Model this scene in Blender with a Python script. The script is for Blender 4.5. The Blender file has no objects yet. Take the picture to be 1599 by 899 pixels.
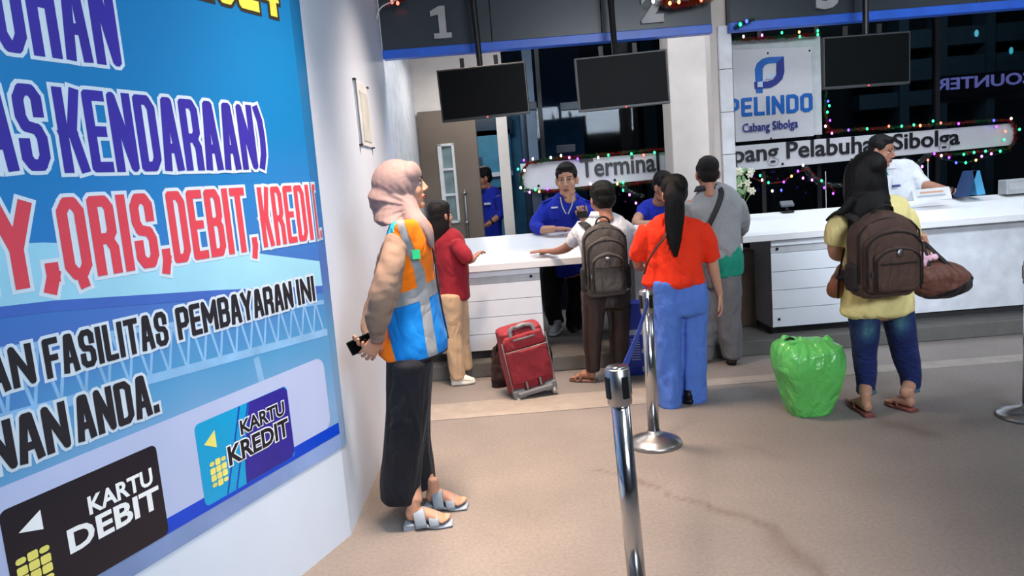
import bpy, bmesh, math, random
import numpy as np
from mathutils import Vector, Matrix, Euler

S = bpy.context.scene
COL = S.collection
random.seed(7)
# ------------------------------------------------------------------ camera
W, H, F, CH = 1599, 899, 1155.0, 1.5
PITCH, ROLL = math.radians(8.1), math.radians(4.6)
fwd = Vector((0, math.cos(PITCH), -math.sin(PITCH)))
_r = Vector((1, 0, 0)); _u = Vector((0, math.sin(PITCH), math.cos(PITCH)))
IX = _r*math.cos(ROLL) - _u*math.sin(ROLL)
IY = _r*math.sin(ROLL) + _u*math.cos(ROLL)
cam = bpy.data.cameras.new('camera'); camo = bpy.data.objects.new('camera', cam); COL.objects.link(camo)
cam.sensor_width = 36; cam.lens = F/W*36; cam.clip_start = .05; cam.clip_end = 200
M = Matrix((IX, IY, -fwd)).transposed().to_4x4(); M.translation = (0, 0, CH)
camo.matrix_world = M
S.camera = camo
# ------------------------------------------------------------------ world, light, exposure
S.view_settings.view_transform = 'Standard'; S.view_settings.look = 'None'
S.view_settings.gamma = 1; S.view_settings.exposure = 0.15
S.view_settings.use_curve_mapping = False
wd = bpy.data.worlds.new('night'); S.world = wd; wd.use_nodes = True
wd.node_tree.nodes['Background'].inputs[0].default_value = (.05, .06, .09, 1)
wd.node_tree.nodes['Background'].inputs[1].default_value = .15

def area(name, loc, size, power, color, aim=None, spread=180):
    l = bpy.data.lights.new(name, 'AREA'); l.shape = 'RECTANGLE'; l.size, l.size_y = size
    l.energy = power; l.color = color; l.spread = math.radians(spread)
    o = bpy.data.objects.new(name, l); COL.objects.link(o); o.location = loc
    d = (Vector(aim)-Vector(loc)) if aim else Vector((0, 0, -1))
    o.rotation_euler = d.to_track_quat('-Z', 'Y').to_euler()
    return o
WARM = (1, .76, .58); COOL = (.86, .93, 1); NEUT = (1, .96, .92)
area('unseen_lamp', (-.25, 2.75, 3.3), (.4, .4), 34, WARM, spread=70)
area('unseen_lamp', (-.05, 4.5, 3.3), (.5, .5), 40, WARM, spread=82)
area('unseen_lamp', (2.6, 2.4, 3.35), (1.6, 1.0), 6, COOL)
area('unseen_lamp', (2.1, -2.0, 3.0), (2.4, 1.0), 98, COOL, aim=(2.2, 6, 1.1), spread=120)  # added fill from behind the camera, lifts surfaces that face it
area('unseen_lamp', (4.8, 4.0, 3.35), (1.2, 1.0), 26, COOL)
area('unseen_lamp', (1.3, .5, 3.2), (1.2, .5), 22, (.72, .89, 1), aim=(-1.25, 2.3, .7), spread=95)  # added cool fill aimed at the near partition and side wall
area('unseen_lamp', (3.0, 2.6, 3.2), (1.4, .5), 14, COOL, aim=(3.1, 5.9, .55), spread=60)  # added fill, brightens the right cabinet front
area('counter_lamp', (.6, 6.15, 3.3), (2.4, .4), 36, COOL)
area('counter_lamp', (3.6, 6.15, 3.3), (2.8, .4), 42, COOL)
area('office_lamp', (-.3, 7.1, 2.7), (.5, .3), 7, NEUT)
area('office_lamp', (-.2, 9.6, 2.7), (.8, .8), 20, NEUT)
area('facade_fill_lamp', (6.2, 10.2, 4.4), (3, .6), 34, (.7, .9, 1), aim=(7.0, 13, 3.0))  # added to light the stand-in facade beyond the glass

# ------------------------------------------------------------------ pixel -> place
def ray(px, py): return IX*((px-W/2)/F) - IY*((py-H/2)/F) + fwd
def at(px, py, d):
    v = ray(px, py); return Vector((0, 0, CH)) + v*(d/v.y)
def atz(px, py, z):
    v = ray(px, py); return Vector((0, 0, CH)) + v*((z-CH)/v.z)
BC = Vector((-.807, 3.131, 0)); BU = Vector((.379, .925, 0)).normalized(); BN = Vector((BU.y, -BU.x, 0))
def bs(px, py):
    v = ray(px, py); o = Vector((0, 0, CH)); t = (BC-o).dot(BN)/v.dot(BN); P = o+v*t
    return (P-BC).dot(BU), P.z

# ------------------------------------------------------------------ materials
def lin(c):
    return tuple(((x/255)/12.92 if x/255 <= .04045 else ((x/255+.055)/1.055)**2.4) for x in c)
MC = {}
def mat(name, rgb, rough=.6, metal=0, bump=None, var=.12, vscale=8, emit=0, alpha=None, sheen=0, stretch=None, spec=.5, coat=0, fold=None):
    if name in MC: return MC[name]
    m = bpy.data.materials.new(name); m.use_nodes = True; nt = m.node_tree; N = nt.nodes; L = nt.links
    b = N['Principled BSDF']; c = lin(rgb)
    b.inputs['Roughness'].default_value = rough; b.inputs['Metallic'].default_value = metal
    b.inputs['Specular IOR Level'].default_value = spec
    if coat: b.inputs['Coat Weight'].default_value = coat; b.inputs['Coat Roughness'].default_value = .08
    tc = N.new('ShaderNodeTexCoord'); mp = N.new('ShaderNodeMapping'); L.new(tc.outputs['Object'], mp.inputs[0])
    if stretch: mp.inputs['Scale'].default_value = stretch
    nz = N.new('ShaderNodeTexNoise'); nz.inputs['Scale'].default_value = vscale; nz.inputs['Detail'].default_value = 4
    L.new(mp.outputs[0], nz.inputs[0])
    cr = N.new('ShaderNodeValToRGB'); e = cr.color_ramp.elements
    e[0].position = .3; e[1].position = .7
    e[0].color = (*[x*(1-var) for x in c], 1); e[1].color = (*[min(1, x*(1+var)) for x in c], 1)
    L.new(nz.outputs[0], cr.inputs[0]); L.new(cr.outputs[0], b.inputs['Base Color'])
    if bump:
        n2 = N.new('ShaderNodeTexNoise'); n2.inputs['Scale'].default_value = bump[0]; n2.inputs['Detail'].default_value = 3
        L.new(mp.outputs[0], n2.inputs[0])
        bp = N.new('ShaderNodeBump'); bp.inputs['Strength'].default_value = bump[1]; bp.inputs['Distance'].default_value = .01
        L.new(n2.outputs[0], bp.inputs['Height']); L.new(bp.outputs[0], b.inputs['Normal'])
    if fold:     # soft creases of worn cloth
        m3 = N.new('ShaderNodeMapping'); m3.inputs['Scale'].default_value = fold[2]; L.new(tc.outputs['Object'], m3.inputs[0])
        n3 = N.new('ShaderNodeTexNoise'); n3.inputs['Scale'].default_value = fold[0]; n3.inputs['Detail'].default_value = 2.5; n3.inputs['Distortion'].default_value = 1.2; L.new(m3.outputs[0], n3.inputs[0])
        rg = N.new('ShaderNodeMath'); rg.operation = 'SUBTRACT'; rg.inputs[1].default_value = .5; L.new(n3.outputs[0], rg.inputs[0])
        ab = N.new('ShaderNodeMath'); ab.operation = 'ABSOLUTE'; L.new(rg.outputs[0], ab.inputs[0])
        b3 = N.new('ShaderNodeBump'); b3.inputs['Strength'].default_value = fold[1]; b3.inputs['Distance'].default_value = .05
        L.new(ab.outputs[0], b3.inputs['Height']); L.new(b3.outputs[0], b.inputs['Normal'])
        if bump: L.new(bp.outputs[0], b3.inputs['Normal'])
    if emit:
        b.inputs['Emission Color'].default_value = (*c, 1); b.inputs['Emission Strength'].default_value = emit
    if sheen: b.inputs['Sheen Weight'].default_value = sheen
    if alpha is not None: b.inputs['Alpha'].default_value = alpha
    MC[name] = m; return m

def banner_mat():
    m = bpy.data.materials.new('banner_print'); m.use_nodes = True; N = m.node_tree.nodes; L = m.node_tree.links
    b = N['Principled BSDF']; b.inputs['Roughness'].default_value = .5
    tc = N.new('ShaderNodeTexCoord'); sp = N.new('ShaderNodeSeparateXYZ'); L.new(tc.outputs['Object'], sp.inputs[0])
    nz = N.new('ShaderNodeTexNoise'); nz.inputs['Scale'].default_value = 1.6; nz.inputs['Detail'].default_value = 3; L.new(tc.outputs['Object'], nz.inputs[0])
    ad = N.new('ShaderNodeMath'); ad.operation = 'MULTIPLY_ADD'; ad.inputs[1].default_value = .35; L.new(nz.outputs[0], ad.inputs[0]); L.new(sp.outputs[2], ad.inputs[2])
    mr = N.new('ShaderNodeMapRange'); mr.inputs[1].default_value = .55; mr.inputs[2].default_value = 2.7; L.new(ad.outputs[0], mr.inputs[0])
    cr = N.new('ShaderNodeValToRGB'); L.new(mr.outputs[0], cr.inputs[0]); L.new(cr.outputs[0], b.inputs['Base Color'])
    el = cr.color_ramp.elements
    stops = [(0, (120, 160, 205)), (.12, (70, 140, 190)), (.22, (62, 102, 178)), (.36, (34, 112, 182)), (.5, (0, 110, 172)), (.75, (0, 114, 176)), (1, (10, 120, 180))]
    el[0].position = 0; el[0].color = (*lin(stops[0][1]), 1); el[1].position = 1; el[1].color = (*lin(stops[-1][1]), 1)
    for p, c in stops[1:-1]:
        q = el.new(p); q.color = (*lin(c), 1)
    return m

def floor_mat():
    m = bpy.data.materials.new('worn_carpet'); m.use_nodes = True; N = m.node_tree.nodes; L = m.node_tree.links
    b = N['Principled BSDF']; b.inputs['Roughness'].default_value = .93; b.inputs['Specular IOR Level'].default_value = .15
    tc = N.new('ShaderNodeTexCoord')
    n1 = N.new('ShaderNodeTexNoise'); n1.inputs['Scale'].default_value = 1.3; n1.inputs['Detail'].default_value = 6; L.new(tc.outputs['Object'], n1.inputs[0])
    n2 = N.new('ShaderNodeTexNoise'); n2.inputs['Scale'].default_value = 60; n2.inputs['Detail'].default_value = 4; L.new(tc.outputs['Object'], n2.inputs[0])
    cr = N.new('ShaderNodeValToRGB'); e = cr.color_ramp.elements
    e[0].position = .3; e[1].position = .7; e[0].color = (*lin((120, 114, 111)), 1); e[1].color = (*lin((136, 129, 125)), 1)
    L.new(n1.outputs[0], cr.inputs[0])
    cr2 = N.new('ShaderNodeValToRGB'); e = cr2.color_ramp.elements; e[0].position = .3; e[1].position = .75; e[0].color = (.84, .84, .84, 1); e[1].color = (1.06, 1.06, 1.06, 1)
    L.new(n2.outputs[0], cr2.inputs[0])
    mx = N.new('ShaderNodeMix'); mx.data_type = 'RGBA'; mx.blend_type = 'MULTIPLY'; mx.inputs[0].default_value = 1
    L.new(cr.outputs[0], mx.inputs[6]); L.new(cr2.outputs[0], mx.inputs[7])
    at_ = N.new('ShaderNodeAttribute'); at_.attribute_name = 'stain'
    m2 = N.new('ShaderNodeMix'); m2.data_type = 'RGBA'; m2.blend_type = 'MIX'
    L.new(at_.outputs['Fac'], m2.inputs[0]); L.new(mx.outputs[2], m2.inputs[6]); m2.inputs[7].default_value = (*lin((88, 72, 66)), 1)
    L.new(m2.outputs[2], b.inputs['Base Color'])
    bp = N.new('ShaderNodeBump'); bp.inputs['Strength'].default_value = .5; bp.inputs['Distance'].default_value = .004
    L.new(n2.outputs[0], bp.inputs['Height']); L.new(bp.outputs[0], b.inputs['Normal'])
    return m

def glass_mat(name, tint, refl):
    m = bpy.data.materials.new(name); m.use_nodes = True; N = m.node_tree.nodes; L = m.node_tree.links
    N.remove(N['Principled BSDF']); out = N['Material Output']
    t = N.new('ShaderNodeBsdfTransparent'); t.inputs[0].default_value = (*tint, 1)
    g = N.new('ShaderNodeBsdfGlossy'); g.inputs['Roughness'].default_value = .04; g.inputs[0].default_value = (.8, .85, .9, 1)
    lw = N.new('ShaderNodeFresnel'); lw.inputs[0].default_value = 1.45
    mu = N.new('ShaderNodeMath'); mu.operation = 'MULTIPLY'; mu.inputs[1].default_value = refl; L.new(lw.outputs[0], mu.inputs[0])
    mx = N.new('ShaderNodeMixShader'); L.new(mu.outputs[0], mx.inputs[0]); L.new(t.outputs[0], mx.inputs[1]); L.new(g.outputs[0], mx.inputs[2])
    L.new(mx.outputs[0], out.inputs[0]); return m

# ------------------------------------------------------------------ geometry helpers
def catmull(P, n):
    if len(P) < 3 or n < 2: return [np.array(p, float) for p in P]
    P = [np.array(p, float) for p in P]; out = []
    for i in range(len(P)-1):
        p0 = P[max(i-1, 0)]; p1 = P[i]; p2 = P[i+1]; p3 = P[min(i+2, len(P)-1)]
        for k in range(n):
            t = k/n
            out.append(.5*((2*p1)+(-p0+p2)*t+(2*p0-5*p1+4*p2-p3)*t*t+(-p0+3*p1-3*p2+p3)*t**3))
    out.append(P[-1]); return out

class Geo:
    def __init__(s): s.v = []; s.f = []
    def add(s, vs, fs):
        o = len(s.v); s.v += [tuple(x) for x in vs]; s.f += [tuple(i+o for i in f) for f in fs]; return s
    def box(s, a, b):
        (x0, y0, z0), (x1, y1, z1) = a, b
        vs = [(x, y, z) for x in (x0, x1) for y in (y0, y1) for z in (z0, z1)]
        return s.add(vs, [(0, 1, 3, 2), (4, 6, 7, 5), (0, 4, 5, 1), (2, 3, 7, 6), (0, 2, 6, 4), (1, 5, 7, 3)])
    def obox(s, c, ax, ay, az, hx, hy, hz):   # oriented box
        c = Vector(c); vs = [c+Vector(ax)*i*hx+Vector(ay)*j*hy+Vector(az)*k*hz for i in (-1, 1) for j in (-1, 1) for k in (-1, 1)]
        return s.add(vs, [(0, 1, 3, 2), (4, 6, 7, 5), (0, 4, 5, 1), (2, 3, 7, 6), (0, 2, 6, 4), (1, 5, 7, 3)])
    def prism(s, pts, d):                       # polygon points + thickness vector
        n = len(pts); d = Vector(d); a = [Vector(p) for p in pts]
        vs = a+[p+d for p in a]
        return s.add(vs, [tuple(range(n-1, -1, -1)), tuple(range(n, 2*n))]+[(i, (i+1) % n, n+(i+1) % n, n+i) for i in range(n)])
    def tube(s, pts, side=(1, 0, 0), n=14, p=2.0, sub=3, rnd=.55, cap=True):
        """pts: rows (x,y,z,a,b)"""
        Q = catmull([list(q[0])+[q[1], q[2]] if len(q) == 3 else list(q) for q in pts], sub)
        Q = [np.array(q) for q in Q]
        if cap and rnd > 0:
            def endcap(q, q2):
                t = q[:3]-q2[:3]; t = t/(np.linalg.norm(t)+1e-9); r = min(q[3], q[4]); out = []
                for k in (.5, .85, .99):
                    w = math.sqrt(1-k*k); e = q.copy(); e[:3] = q[:3]+t*r*rnd*k; e[3] *= max(w, .08); e[4] *= max(w, .08); out.append(e)
                return out
            Q = endcap(Q[0], Q[1])[::-1]+Q+endcap(Q[-1], Q[-2])
        side = Vector(side); rows = []; vs = []
        for i, q in enumerate(Q):
            a = Q[max(i-1, 0)][:3]; b = Q[min(i+1, len(Q)-1)][:3]; t = Vector(b-a)
            if t.length < 1e-7: t = Vector((0, 0, 1))
            t.normalize(); sd = side-t*side.dot(t)
            if sd.length < .05: sd = t.orthogonal()
            sd.normalize(); bd = t.cross(sd)
            for k in range(n):
                th = 2*math.pi*k/n; c, sn = math.cos(th), math.sin(th)
                ex = math.copysign(abs(c)**(2/p), c); ey = math.copysign(abs(sn)**(2/p), sn)
                vs.append(Vector(q[:3])+sd*ex*q[3]+bd*ey*q[4])
        m = len(Q); fs = [(i*n+k, i*n+(k+1) % n, (i+1)*n+(k+1) % n, (i+1)*n+k) for i in range(m-1) for k in range(n)]
        if cap: fs += [tuple(range(n-1, -1, -1)), tuple((m-1)*n+k for k in range(n))]
        return s.add(vs, fs)
    def ell(s, c, r, R=None, n=14, m=9):
        R = R or Matrix.Identity(3); c = Vector(c); vs = [c+R@Vector((0, 0, r[2]))]
        for i in range(1, m):
            ph = math.pi*i/m
            for k in range(n):
                th = 2*math.pi*k/n
                vs.append(c+R@Vector((r[0]*math.sin(ph)*math.cos(th), r[1]*math.sin(ph)*math.sin(th), r[2]*math.cos(ph))))
        vs.append(c+R@Vector((0, 0, -r[2]))); fs = [(0, 1+k, 1+(k+1) % n) for k in range(n)]
        for i in range(m-2): fs += [(1+i*n+k, 1+(i+1)*n+k, 1+(i+1)*n+(k+1) % n, 1+i*n+(k+1) % n) for k in range(n)]
        e = len(vs)-1; fs += [(e, 1+(m-2)*n+(k+1) % n, 1+(m-2)*n+k) for k in range(n)]
        return s.add(vs, fs)
    def lathe(s, c, prof, n=28, ax=(0, 0, 1)):
        c = Vector(c); z = Vector(ax).normalized(); x = z.orthogonal().normalized(); y = z.cross(x); vs = []
        for r, h in prof:
            for k in range(n):
                th = 2*math.pi*k/n; vs.append(c+z*h+(x*math.cos(th)+y*math.sin(th))*max(r, 1e-4))
        m = len(prof); fs = [(i*n+k, i*n+(k+1) % n, (i+1)*n+(k+1) % n, (i+1)*n+k) for i in range(m-1) for k in range(n)]
        fs += [tuple(range(n-1, -1, -1)), tuple((m-1)*n+k for k in range(n))]
        return s.add(vs, fs)
    def mesh(s, name):
        me = bpy.data.meshes.new(name); me.from_pydata([tuple(v) for v in s.v], [], s.f); me.update(); return me
    def build(s, name, m, parent=None, smooth=False, local=False, bevel=0, weld=False):
        me = s.mesh(name)
        return link(me, name, m, parent, smooth, local, bevel)

def worldloc(o):
    v = Vector((0, 0, 0))
    while o: v += o.location; o = o.parent
    return v
def link(me, name, m, parent=None, smooth=False, local=False, bevel=0):
    if parent is not None and not local:
        me.transform(Matrix.Translation(-worldloc(parent)))
    o = bpy.data.objects.new(name, me); COL.objects.link(o)
    if isinstance(m, (list, tuple)):
        for q in m: me.materials.append(q)
    elif m: me.materials.append(m)
    if smooth: me.polygons.foreach_set('use_smooth', [True]*len(me.polygons))
    if parent is not None: o.parent = parent
    if bevel:
        b = o.modifiers.new('bevel', 'BEVEL'); b.width = bevel; b.segments = 2; b.limit_method = 'ANGLE'
    return o
def thing(name, label, cat, loc=(0, 0, 0), rot=(0, 0, 0), group=None):
    o = bpy.data.objects.new(name, None); o.empty_display_size = .05; COL.objects.link(o)
    o.location = loc; o.rotation_euler = rot; return tag(o, label, cat, group)
def tag(o, label, cat, group=None, kind=None):
    if label: o['label'] = label
    if cat: o['category'] = cat
    if group: o['group'] = group
    if kind: o['kind'] = kind
    return o
def struct(o): o['kind'] = 'structure'; return o
def setorigin(o, p):                 # top-level mesh gets its origin at p
    p = Vector(p); o.data.transform(Matrix.Translation(-p)); o.location = p; return o

def noise3(P, fr, seed, terms=5):
    rs = np.random.RandomState(seed); out = np.zeros(len(P))
    for k in range(terms):
        d = rs.normal(size=3); d /= np.linalg.norm(d); w = (1+.6*k)
        out += np.sin((P*np.array(fr)*w)@d*2*math.pi+rs.rand()*6.28+1.3*out)/w
    return out/1.8
def remesh(geo, vox, it=3, fold=None, warp=None):
    me = geo.mesh('tmp'); o = bpy.data.objects.new('tmp', me); COL.objects.link(o)
    r = o.modifiers.new('r', 'REMESH'); r.mode = 'VOXEL'; r.voxel_size = vox; r.adaptivity = 0
    if it:
        sm = o.modifiers.new('s', 'SMOOTH'); sm.factor = .5; sm.iterations = it
    dg = bpy.context.evaluated_depsgraph_get(); ev = o.evaluated_get(dg)
    out = bpy.data.meshes.new_from_object(ev)
    bpy.data.objects.remove(o); bpy.data.meshes.remove(me)
    n = len(out.vertices); co = np.zeros(n*3); out.vertices.foreach_get('co', co); co = co.reshape(-1, 3)
    if fold:
        nr = np.zeros(n*3); out.vertices.foreach_get('normal', nr); nr = nr.reshape(-1, 3)
        for (amp, fr, seed) in fold: co = co+nr*(noise3(co, fr, seed)*amp)[:, None]
    if warp is not None: co = warp(co)
    if fold or warp is not None: out.vertices.foreach_set('co', co.ravel()); out.update()
    return out
def join(meshes, name):
    vs = []; fs = []; mi = []
    for me, k in meshes:
        o = len(vs); vs += [tuple(v.co) for v in me.vertices]; fs += [tuple(i+o for i in p.vertices) for p in me.polygons]; mi += [k]*len(me.polygons)
    out = bpy.data.meshes.new(name); out.from_pydata(vs, [], fs); out.update(); out.polygons.foreach_set('material_index', mi); return out

# text from the built-in font, fitted in a w x h box
def textgeo(txt, w, h, bold=0, depth=.004, space=1):
    cu = bpy.data.curves.new('t', 'FONT'); cu.body = txt; cu.offset = bold; cu.extrude = .01; cu.space_character = space; cu.resolution_u = 3
    o = bpy.data.objects.new('t', cu); COL.objects.link(o)
    dg = bpy.context.evaluated_depsgraph_get(); me = bpy.data.meshes.new_from_object(o.evaluated_get(dg))
    vs = np.array([tuple(v.co) for v in me.vertices]); fs = [tuple(p.vertices) for p in me.polygons]
    bpy.data.objects.remove(o)
    mn = vs.min(0); mx = vs.max(0)
    if h is None: sc = w/(mx[0]-mn[0]); sx = sy = sc
    elif w is None: sy = h/(mx[1]-mn[1]); sx = sy
    else: sx = w/(mx[0]-mn[0]); sy = h/(mx[1]-mn[1])
    vs = (vs-[mn[0], mn[1], 0])*[sx, sy, depth/.02]; vs[:, 2] += depth/2
    return vs, fs
def text(name, txt, org, ux, uy, w, h, m, parent=None, bold=0, depth=.004, space=1, local=False):
    vs, fs = textgeo(txt, w, h, bold, depth, space)
    ux = Vector(ux); uy = Vector(uy); un = ux.cross(uy).normalized(); org = Vector(org)
    g = Geo(); g.add([org+ux*float(v[0])+uy*float(v[1])+un*float(v[2]) for v in vs], fs)
    return g.build(name, m, parent, local=local)
X3 = Vector((1, 0, 0)); Z3 = Vector((0, 0, 1))
# ------------------------------------------------------------------ structure
white = mat('white_paint', (200, 213, 232), .55, var=.03, vscale=3)
whitew = mat('warm_white_paint', (212, 203, 196), .6, var=.04)
grey = mat('grey_laminate', (150, 152, 156), .5, var=.05)
dark = mat('dark_plastic', (16, 16, 18), .4, var=.1, spec=.3)
black = mat('black_gloss', (6, 7, 9), .12, var=.1)
alum = mat('brushed_aluminium', (150, 152, 155), .35, 1, var=.08)
# floor with stain attribute
xs = np.concatenate([np.linspace(-6, -1.2, 10), np.arange(-1, 4.6, .03), np.linspace(4.8, 12, 12)])
ys = np.concatenate([np.linspace(-6, .8, 10), np.arange(1, 6.2, .03), np.linspace(6.4, 16, 14)])
XX, YY = np.meshgrid(xs, ys); nx = len(xs); ny = len(ys)
V = np.stack([XX.ravel(), YY.ravel(), 0*XX.ravel()], 1)
Fc = [(j*nx+i, j*nx+i+1, (j+1)*nx+i+1, (j+1)*nx+i) for j in range(ny-1) for i in range(nx-1)]
fl = bpy.data.meshes.new('floor'); fl.from_pydata(V.tolist(), [], Fc); fl.update()
st = np.zeros(len(V))
def streak(pts, wd, k):
    global st
    P = [np.array(atz(x, y, 0)[:2]) for x, y in pts]; wv = noise3(V, (3, 3, 0), 5)*.5+.8; Q = V[:, :2]+np.stack([noise3(V, (2.2, 2.2, 0), 8), noise3(V, (2.2, 2.2, 0), 9)], 1)*.03
    for a, b in zip(P, P[1:]):
        t = np.clip(((Q-a)@(b-a))/((b-a)@(b-a)), 0, 1); d = np.linalg.norm(Q-(a+t[:, None]*(b-a)), axis=1)
        st = np.maximum(st, k*np.exp(-(d/(wd*np.clip(wv, .2, 2)))**2))
streak([(925, 733), (985, 738), (1045, 768), (1135, 800), (1200, 820), (1235, 860), (1290, 905)], .028, .5)
streak([(1215, 845), (1240, 870), (1275, 890)], .06, .35)
streak([(1385, 660), (1430, 672), (1455, 678)], .06, .4)
streak([(600, 800), (640, 770), (690, 835), (640, 870)], .1, .0)
streak([(1130, 690), (1220, 712)], .04, .2)
streak([(1480, 630), (1560, 610)], .1, .15)
fl.attributes.new('stain', 'FLOAT', 'POINT').data.foreach_set('value', np.clip(st, 0, 1))
struct(link(fl, 'floor', floor_mat()))
# lighter mat strips laid on the floor in front of the counter
a = atz(686, 655, 0); b = atz(1000, 628, 0)
g = Geo(); g.box((-.8, a.y-.02, 0), (1.15, a.y+.34, .004))
struct(g.build('trim_1', mat('pale_floor_tape', (146, 137, 129), .9, bump=(60, .3))))
g = Geo(); g.box((1.2, 4.95, 0), (6.5, 5.12, .003))
struct(g.build('trim_2', mat('pale_floor_tape2', (138, 131, 125), .9, bump=(60, .3))))

g = Geo(); g.box((-6, -6, 3.45), (12, 9, 3.6)); struct(g.build('ceiling', mat('ceiling_paint', (190, 190, 192), .8)))
g = Geo(); g.box((-6, -6.1, 0), (12, -6, 3.45)); struct(g.build('wall_rear', white))
g = Geo(); g.box((9, -6, 0), (9.1, 9, 3.45)); struct(g.build('wall_right', white))

# near partition (carries the banner) and the side partition that runs to the counter
def bp(s, z, off=0):
    """point on the banner surface; s>0 bends round the corner on to the side wall"""
    if s <= 0: return BC+BU*s+BN*off+Z3*z
    return Vector((BC.x+off, BC.y+s, z))
s0 = -3.6
g = Geo(); A = BC+BU*s0; 
g.prism([A, BC, BC-BN*.0+Vector((-.12, .0, 0)), A-BN*.12], (0, 0, 3.45)); struct(g.build('wall_near', white))
g = Geo(); g.box((-.93, 3.131, 0), (-.807, 5.62, 3.45)); struct(g.build('wall_left', white))
g = Geo(); g.box((-1.0, 5.62, 0), (-.85, 7.8, 3.45)); struct(g.build('wall_left_inner', mat('shaded_white_paint', (205, 207, 212), .6)))
# white kick trim of the near partition
# back wall: left piece beside the doorway, with header over it
YB = 7.8
g = Geo()
dl = at(653, 178, YB).x; dr = at(770, 170, YB).x; dt = at(690, 172, YB).z; wr = at(776, 170, YB).x
g.box((-1.0, YB, 0), (dl, YB+.12, 3.45)); g.box((dl, YB, dt), (wr+.08, YB+.12, 3.45)); 
struct(g.build('wall_back', whitew))
g = Geo(); g.box((wr-.02, YB-.02, 0), (wr+.09, YB+.14, dt)); struct(g.build('trim_3', whitew))
# door leaf, slightly open toward the hall
brown = mat('brown_door_laminate', (112, 98, 86), .5, var=.05)
door = thing('door_1', None, None, (dl, YB-.02, 0)); del door
door = bpy.data.objects['door_1']; struct(door)
hw = at(740, 175, YB-.1).x-dl
door.rotation_euler = (0, 0, math.radians(-10))
g = Geo()
x0, x1, z0, z1 = .22*1.0, .36, 1.0, 1.98
dw = hw+.02
wx0 = at(686, 230, YB).x-dl; wx1 = at(712, 230, YB).x-dl; wz1 = at(697, 225, YB).z; wz0 = at(712, 347, YB).z
g.box((0, -.04, .02), (wx0, 0, dt-.01)); g.box((wx1, -.04, .02), (dw, 0, dt-.01)); g.box((wx0, -.04, .02), (wx1, 0, wz0)); g.box((wx0, -.04, wz1), (wx1, 0, dt-.01))
g.build('door_leaf', brown, door, local=True)
g = Geo(); t = .025
g.box((wx0, -.055, wz0), (wx0+t*1.6, .01, wz1)); g.box((wx1-t, -.055, wz0), (wx1, .01, wz1)); g.box((wx0, -.055, wz1-t), (wx1, .01, wz1)); g.box((wx0, -.055, wz0), (wx1, .01, wz0+t))
for k in (.36, .68): g.box((wx0, -.05, wz0+(wz1-wz0)*k-.012), (wx1, .005, wz0+(wz1-wz0)*k+.012))
g.build('door_window_frame', mat('white_pvc', (215, 215, 215), .4), door, local=True)
g = Geo(); g.box((wx0, -.03, wz0), (wx1, -.025, wz1)); g.build('pane', mat('greenish_glass', (120, 140, 142), .1, var=.25, vscale=6), door, local=True)
g = Geo(); hz0 = at(730, 365, YB).z-.0; hz1 = at(722, 297, YB).z; hx = at(733, 300, YB).x-dl-.015
g.tube([(hx, -.1, hz0-.1, .012, .012), (hx, -.1, hz1, .012, .012)], sub=1)
for z in (hz1-.03, hz1-.33, hz0-.05):
    g.tube([(hx, -.04, z, .009, .009), (hx, -.1, z, .009, .009)], sub=1); g.ell((hx, -.115, z), (.022, .022, .022))
g.build('door_handle', alum, door, smooth=True, local=True)
# room behind the doorway
g = Geo(); g.box((-2, 10.8, 0), (1.2, 10.9, 3.3)); struct(g.build('wall_office', mat('office_blue_paint', (70, 140, 175), .6)))
g = Geo(); g.box((wr+.3, YB+.14, 0), (wr+.4, 10.8, 3.3)); struct(g.build('wall_office_side', mat('office_side_paint', (90, 110, 130), .6)))
wob = thing('office_window', 'pale blue office window with white crossbar seen through the doorway', 'window', at(762, 280, 10.7))
pa = at(738, 188, 10.7); pb = at(776, 305, 10.7)
for i, (ya, yb, c) in enumerate(((188, 206, (12, 50, 78)), (206, 272, (66, 132, 165)), (274, 296, (60, 125, 160)), (296, 312, (140, 40, 48)))):
    g = Geo(); p = at(735, ya, 10.7); q = at(790, yb, 10.7); g.box((p.x, 10.68, q.z-.03), (q.x+.1, 10.7, p.z)); g.build('pane', mat('office_pane_%d' % i, c, .3), wob)
g = Geo(); p = at(735, 272, 10.66); g.box((p.x, 10.64, p.z-.06), (p.x+.6, 10.68, p.z)); g.build('crossbar', white, wob)
g = Geo(); p = at(742, 246, 10.6); q = at(754, 262, 10.6); g.box((p.x-.05, 10.6, q.z-.2), (q.x, 10.64, p.z)); g.build('notice', mat('dark_notice', (30, 70, 95), .5), wob)

# dark glass screen behind the counter with mullions
GX0 = wr+.09; GX1 = 7.5; YG = 7.95
g = Geo(); g.box((GX0, YG, .0), (GX1, YG+.01, 3.45)); struct(g.build('window_1', glass_mat('night_glass', (.55, .6, .66), .3)))
fr = mat('dark_mullion', (22, 24, 28), .4)
for i, px in enumerate((842, 1187, 1275, 1462)):
    x = at(px, 150, YG).x; g = Geo(); g.box((x-.022, YG-.03, 0), (x+.022, YG+.04, 3.45)); struct(g.build('trim_%d' % (4+i), fr))
# patch fittings that clamp the panes
for i, (px, py, w_) in enumerate(((826, 165, .16), (890, 165, .2), (884, 232, .2), (1155, 280, .1))):
    p = at(px, py, YG-.04); g = Geo(); g.box((p.x-w_/2, YG-.035, p.z-.04), (p.x+w_/2, YG, p.z+.04)); tag(setorigin(g.build('glass_clamp', mat('clamp_steel', (62, 68, 76), .4, .6), bevel=.004), (p.x, YG, p.z)), ['steel patch clamp beside the first monitor', 'steel patch clamp left of the second monitor', 'steel patch clamp just above the welcome board', 'small steel clamp behind the flowers'][i], 'clamp')
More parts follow.
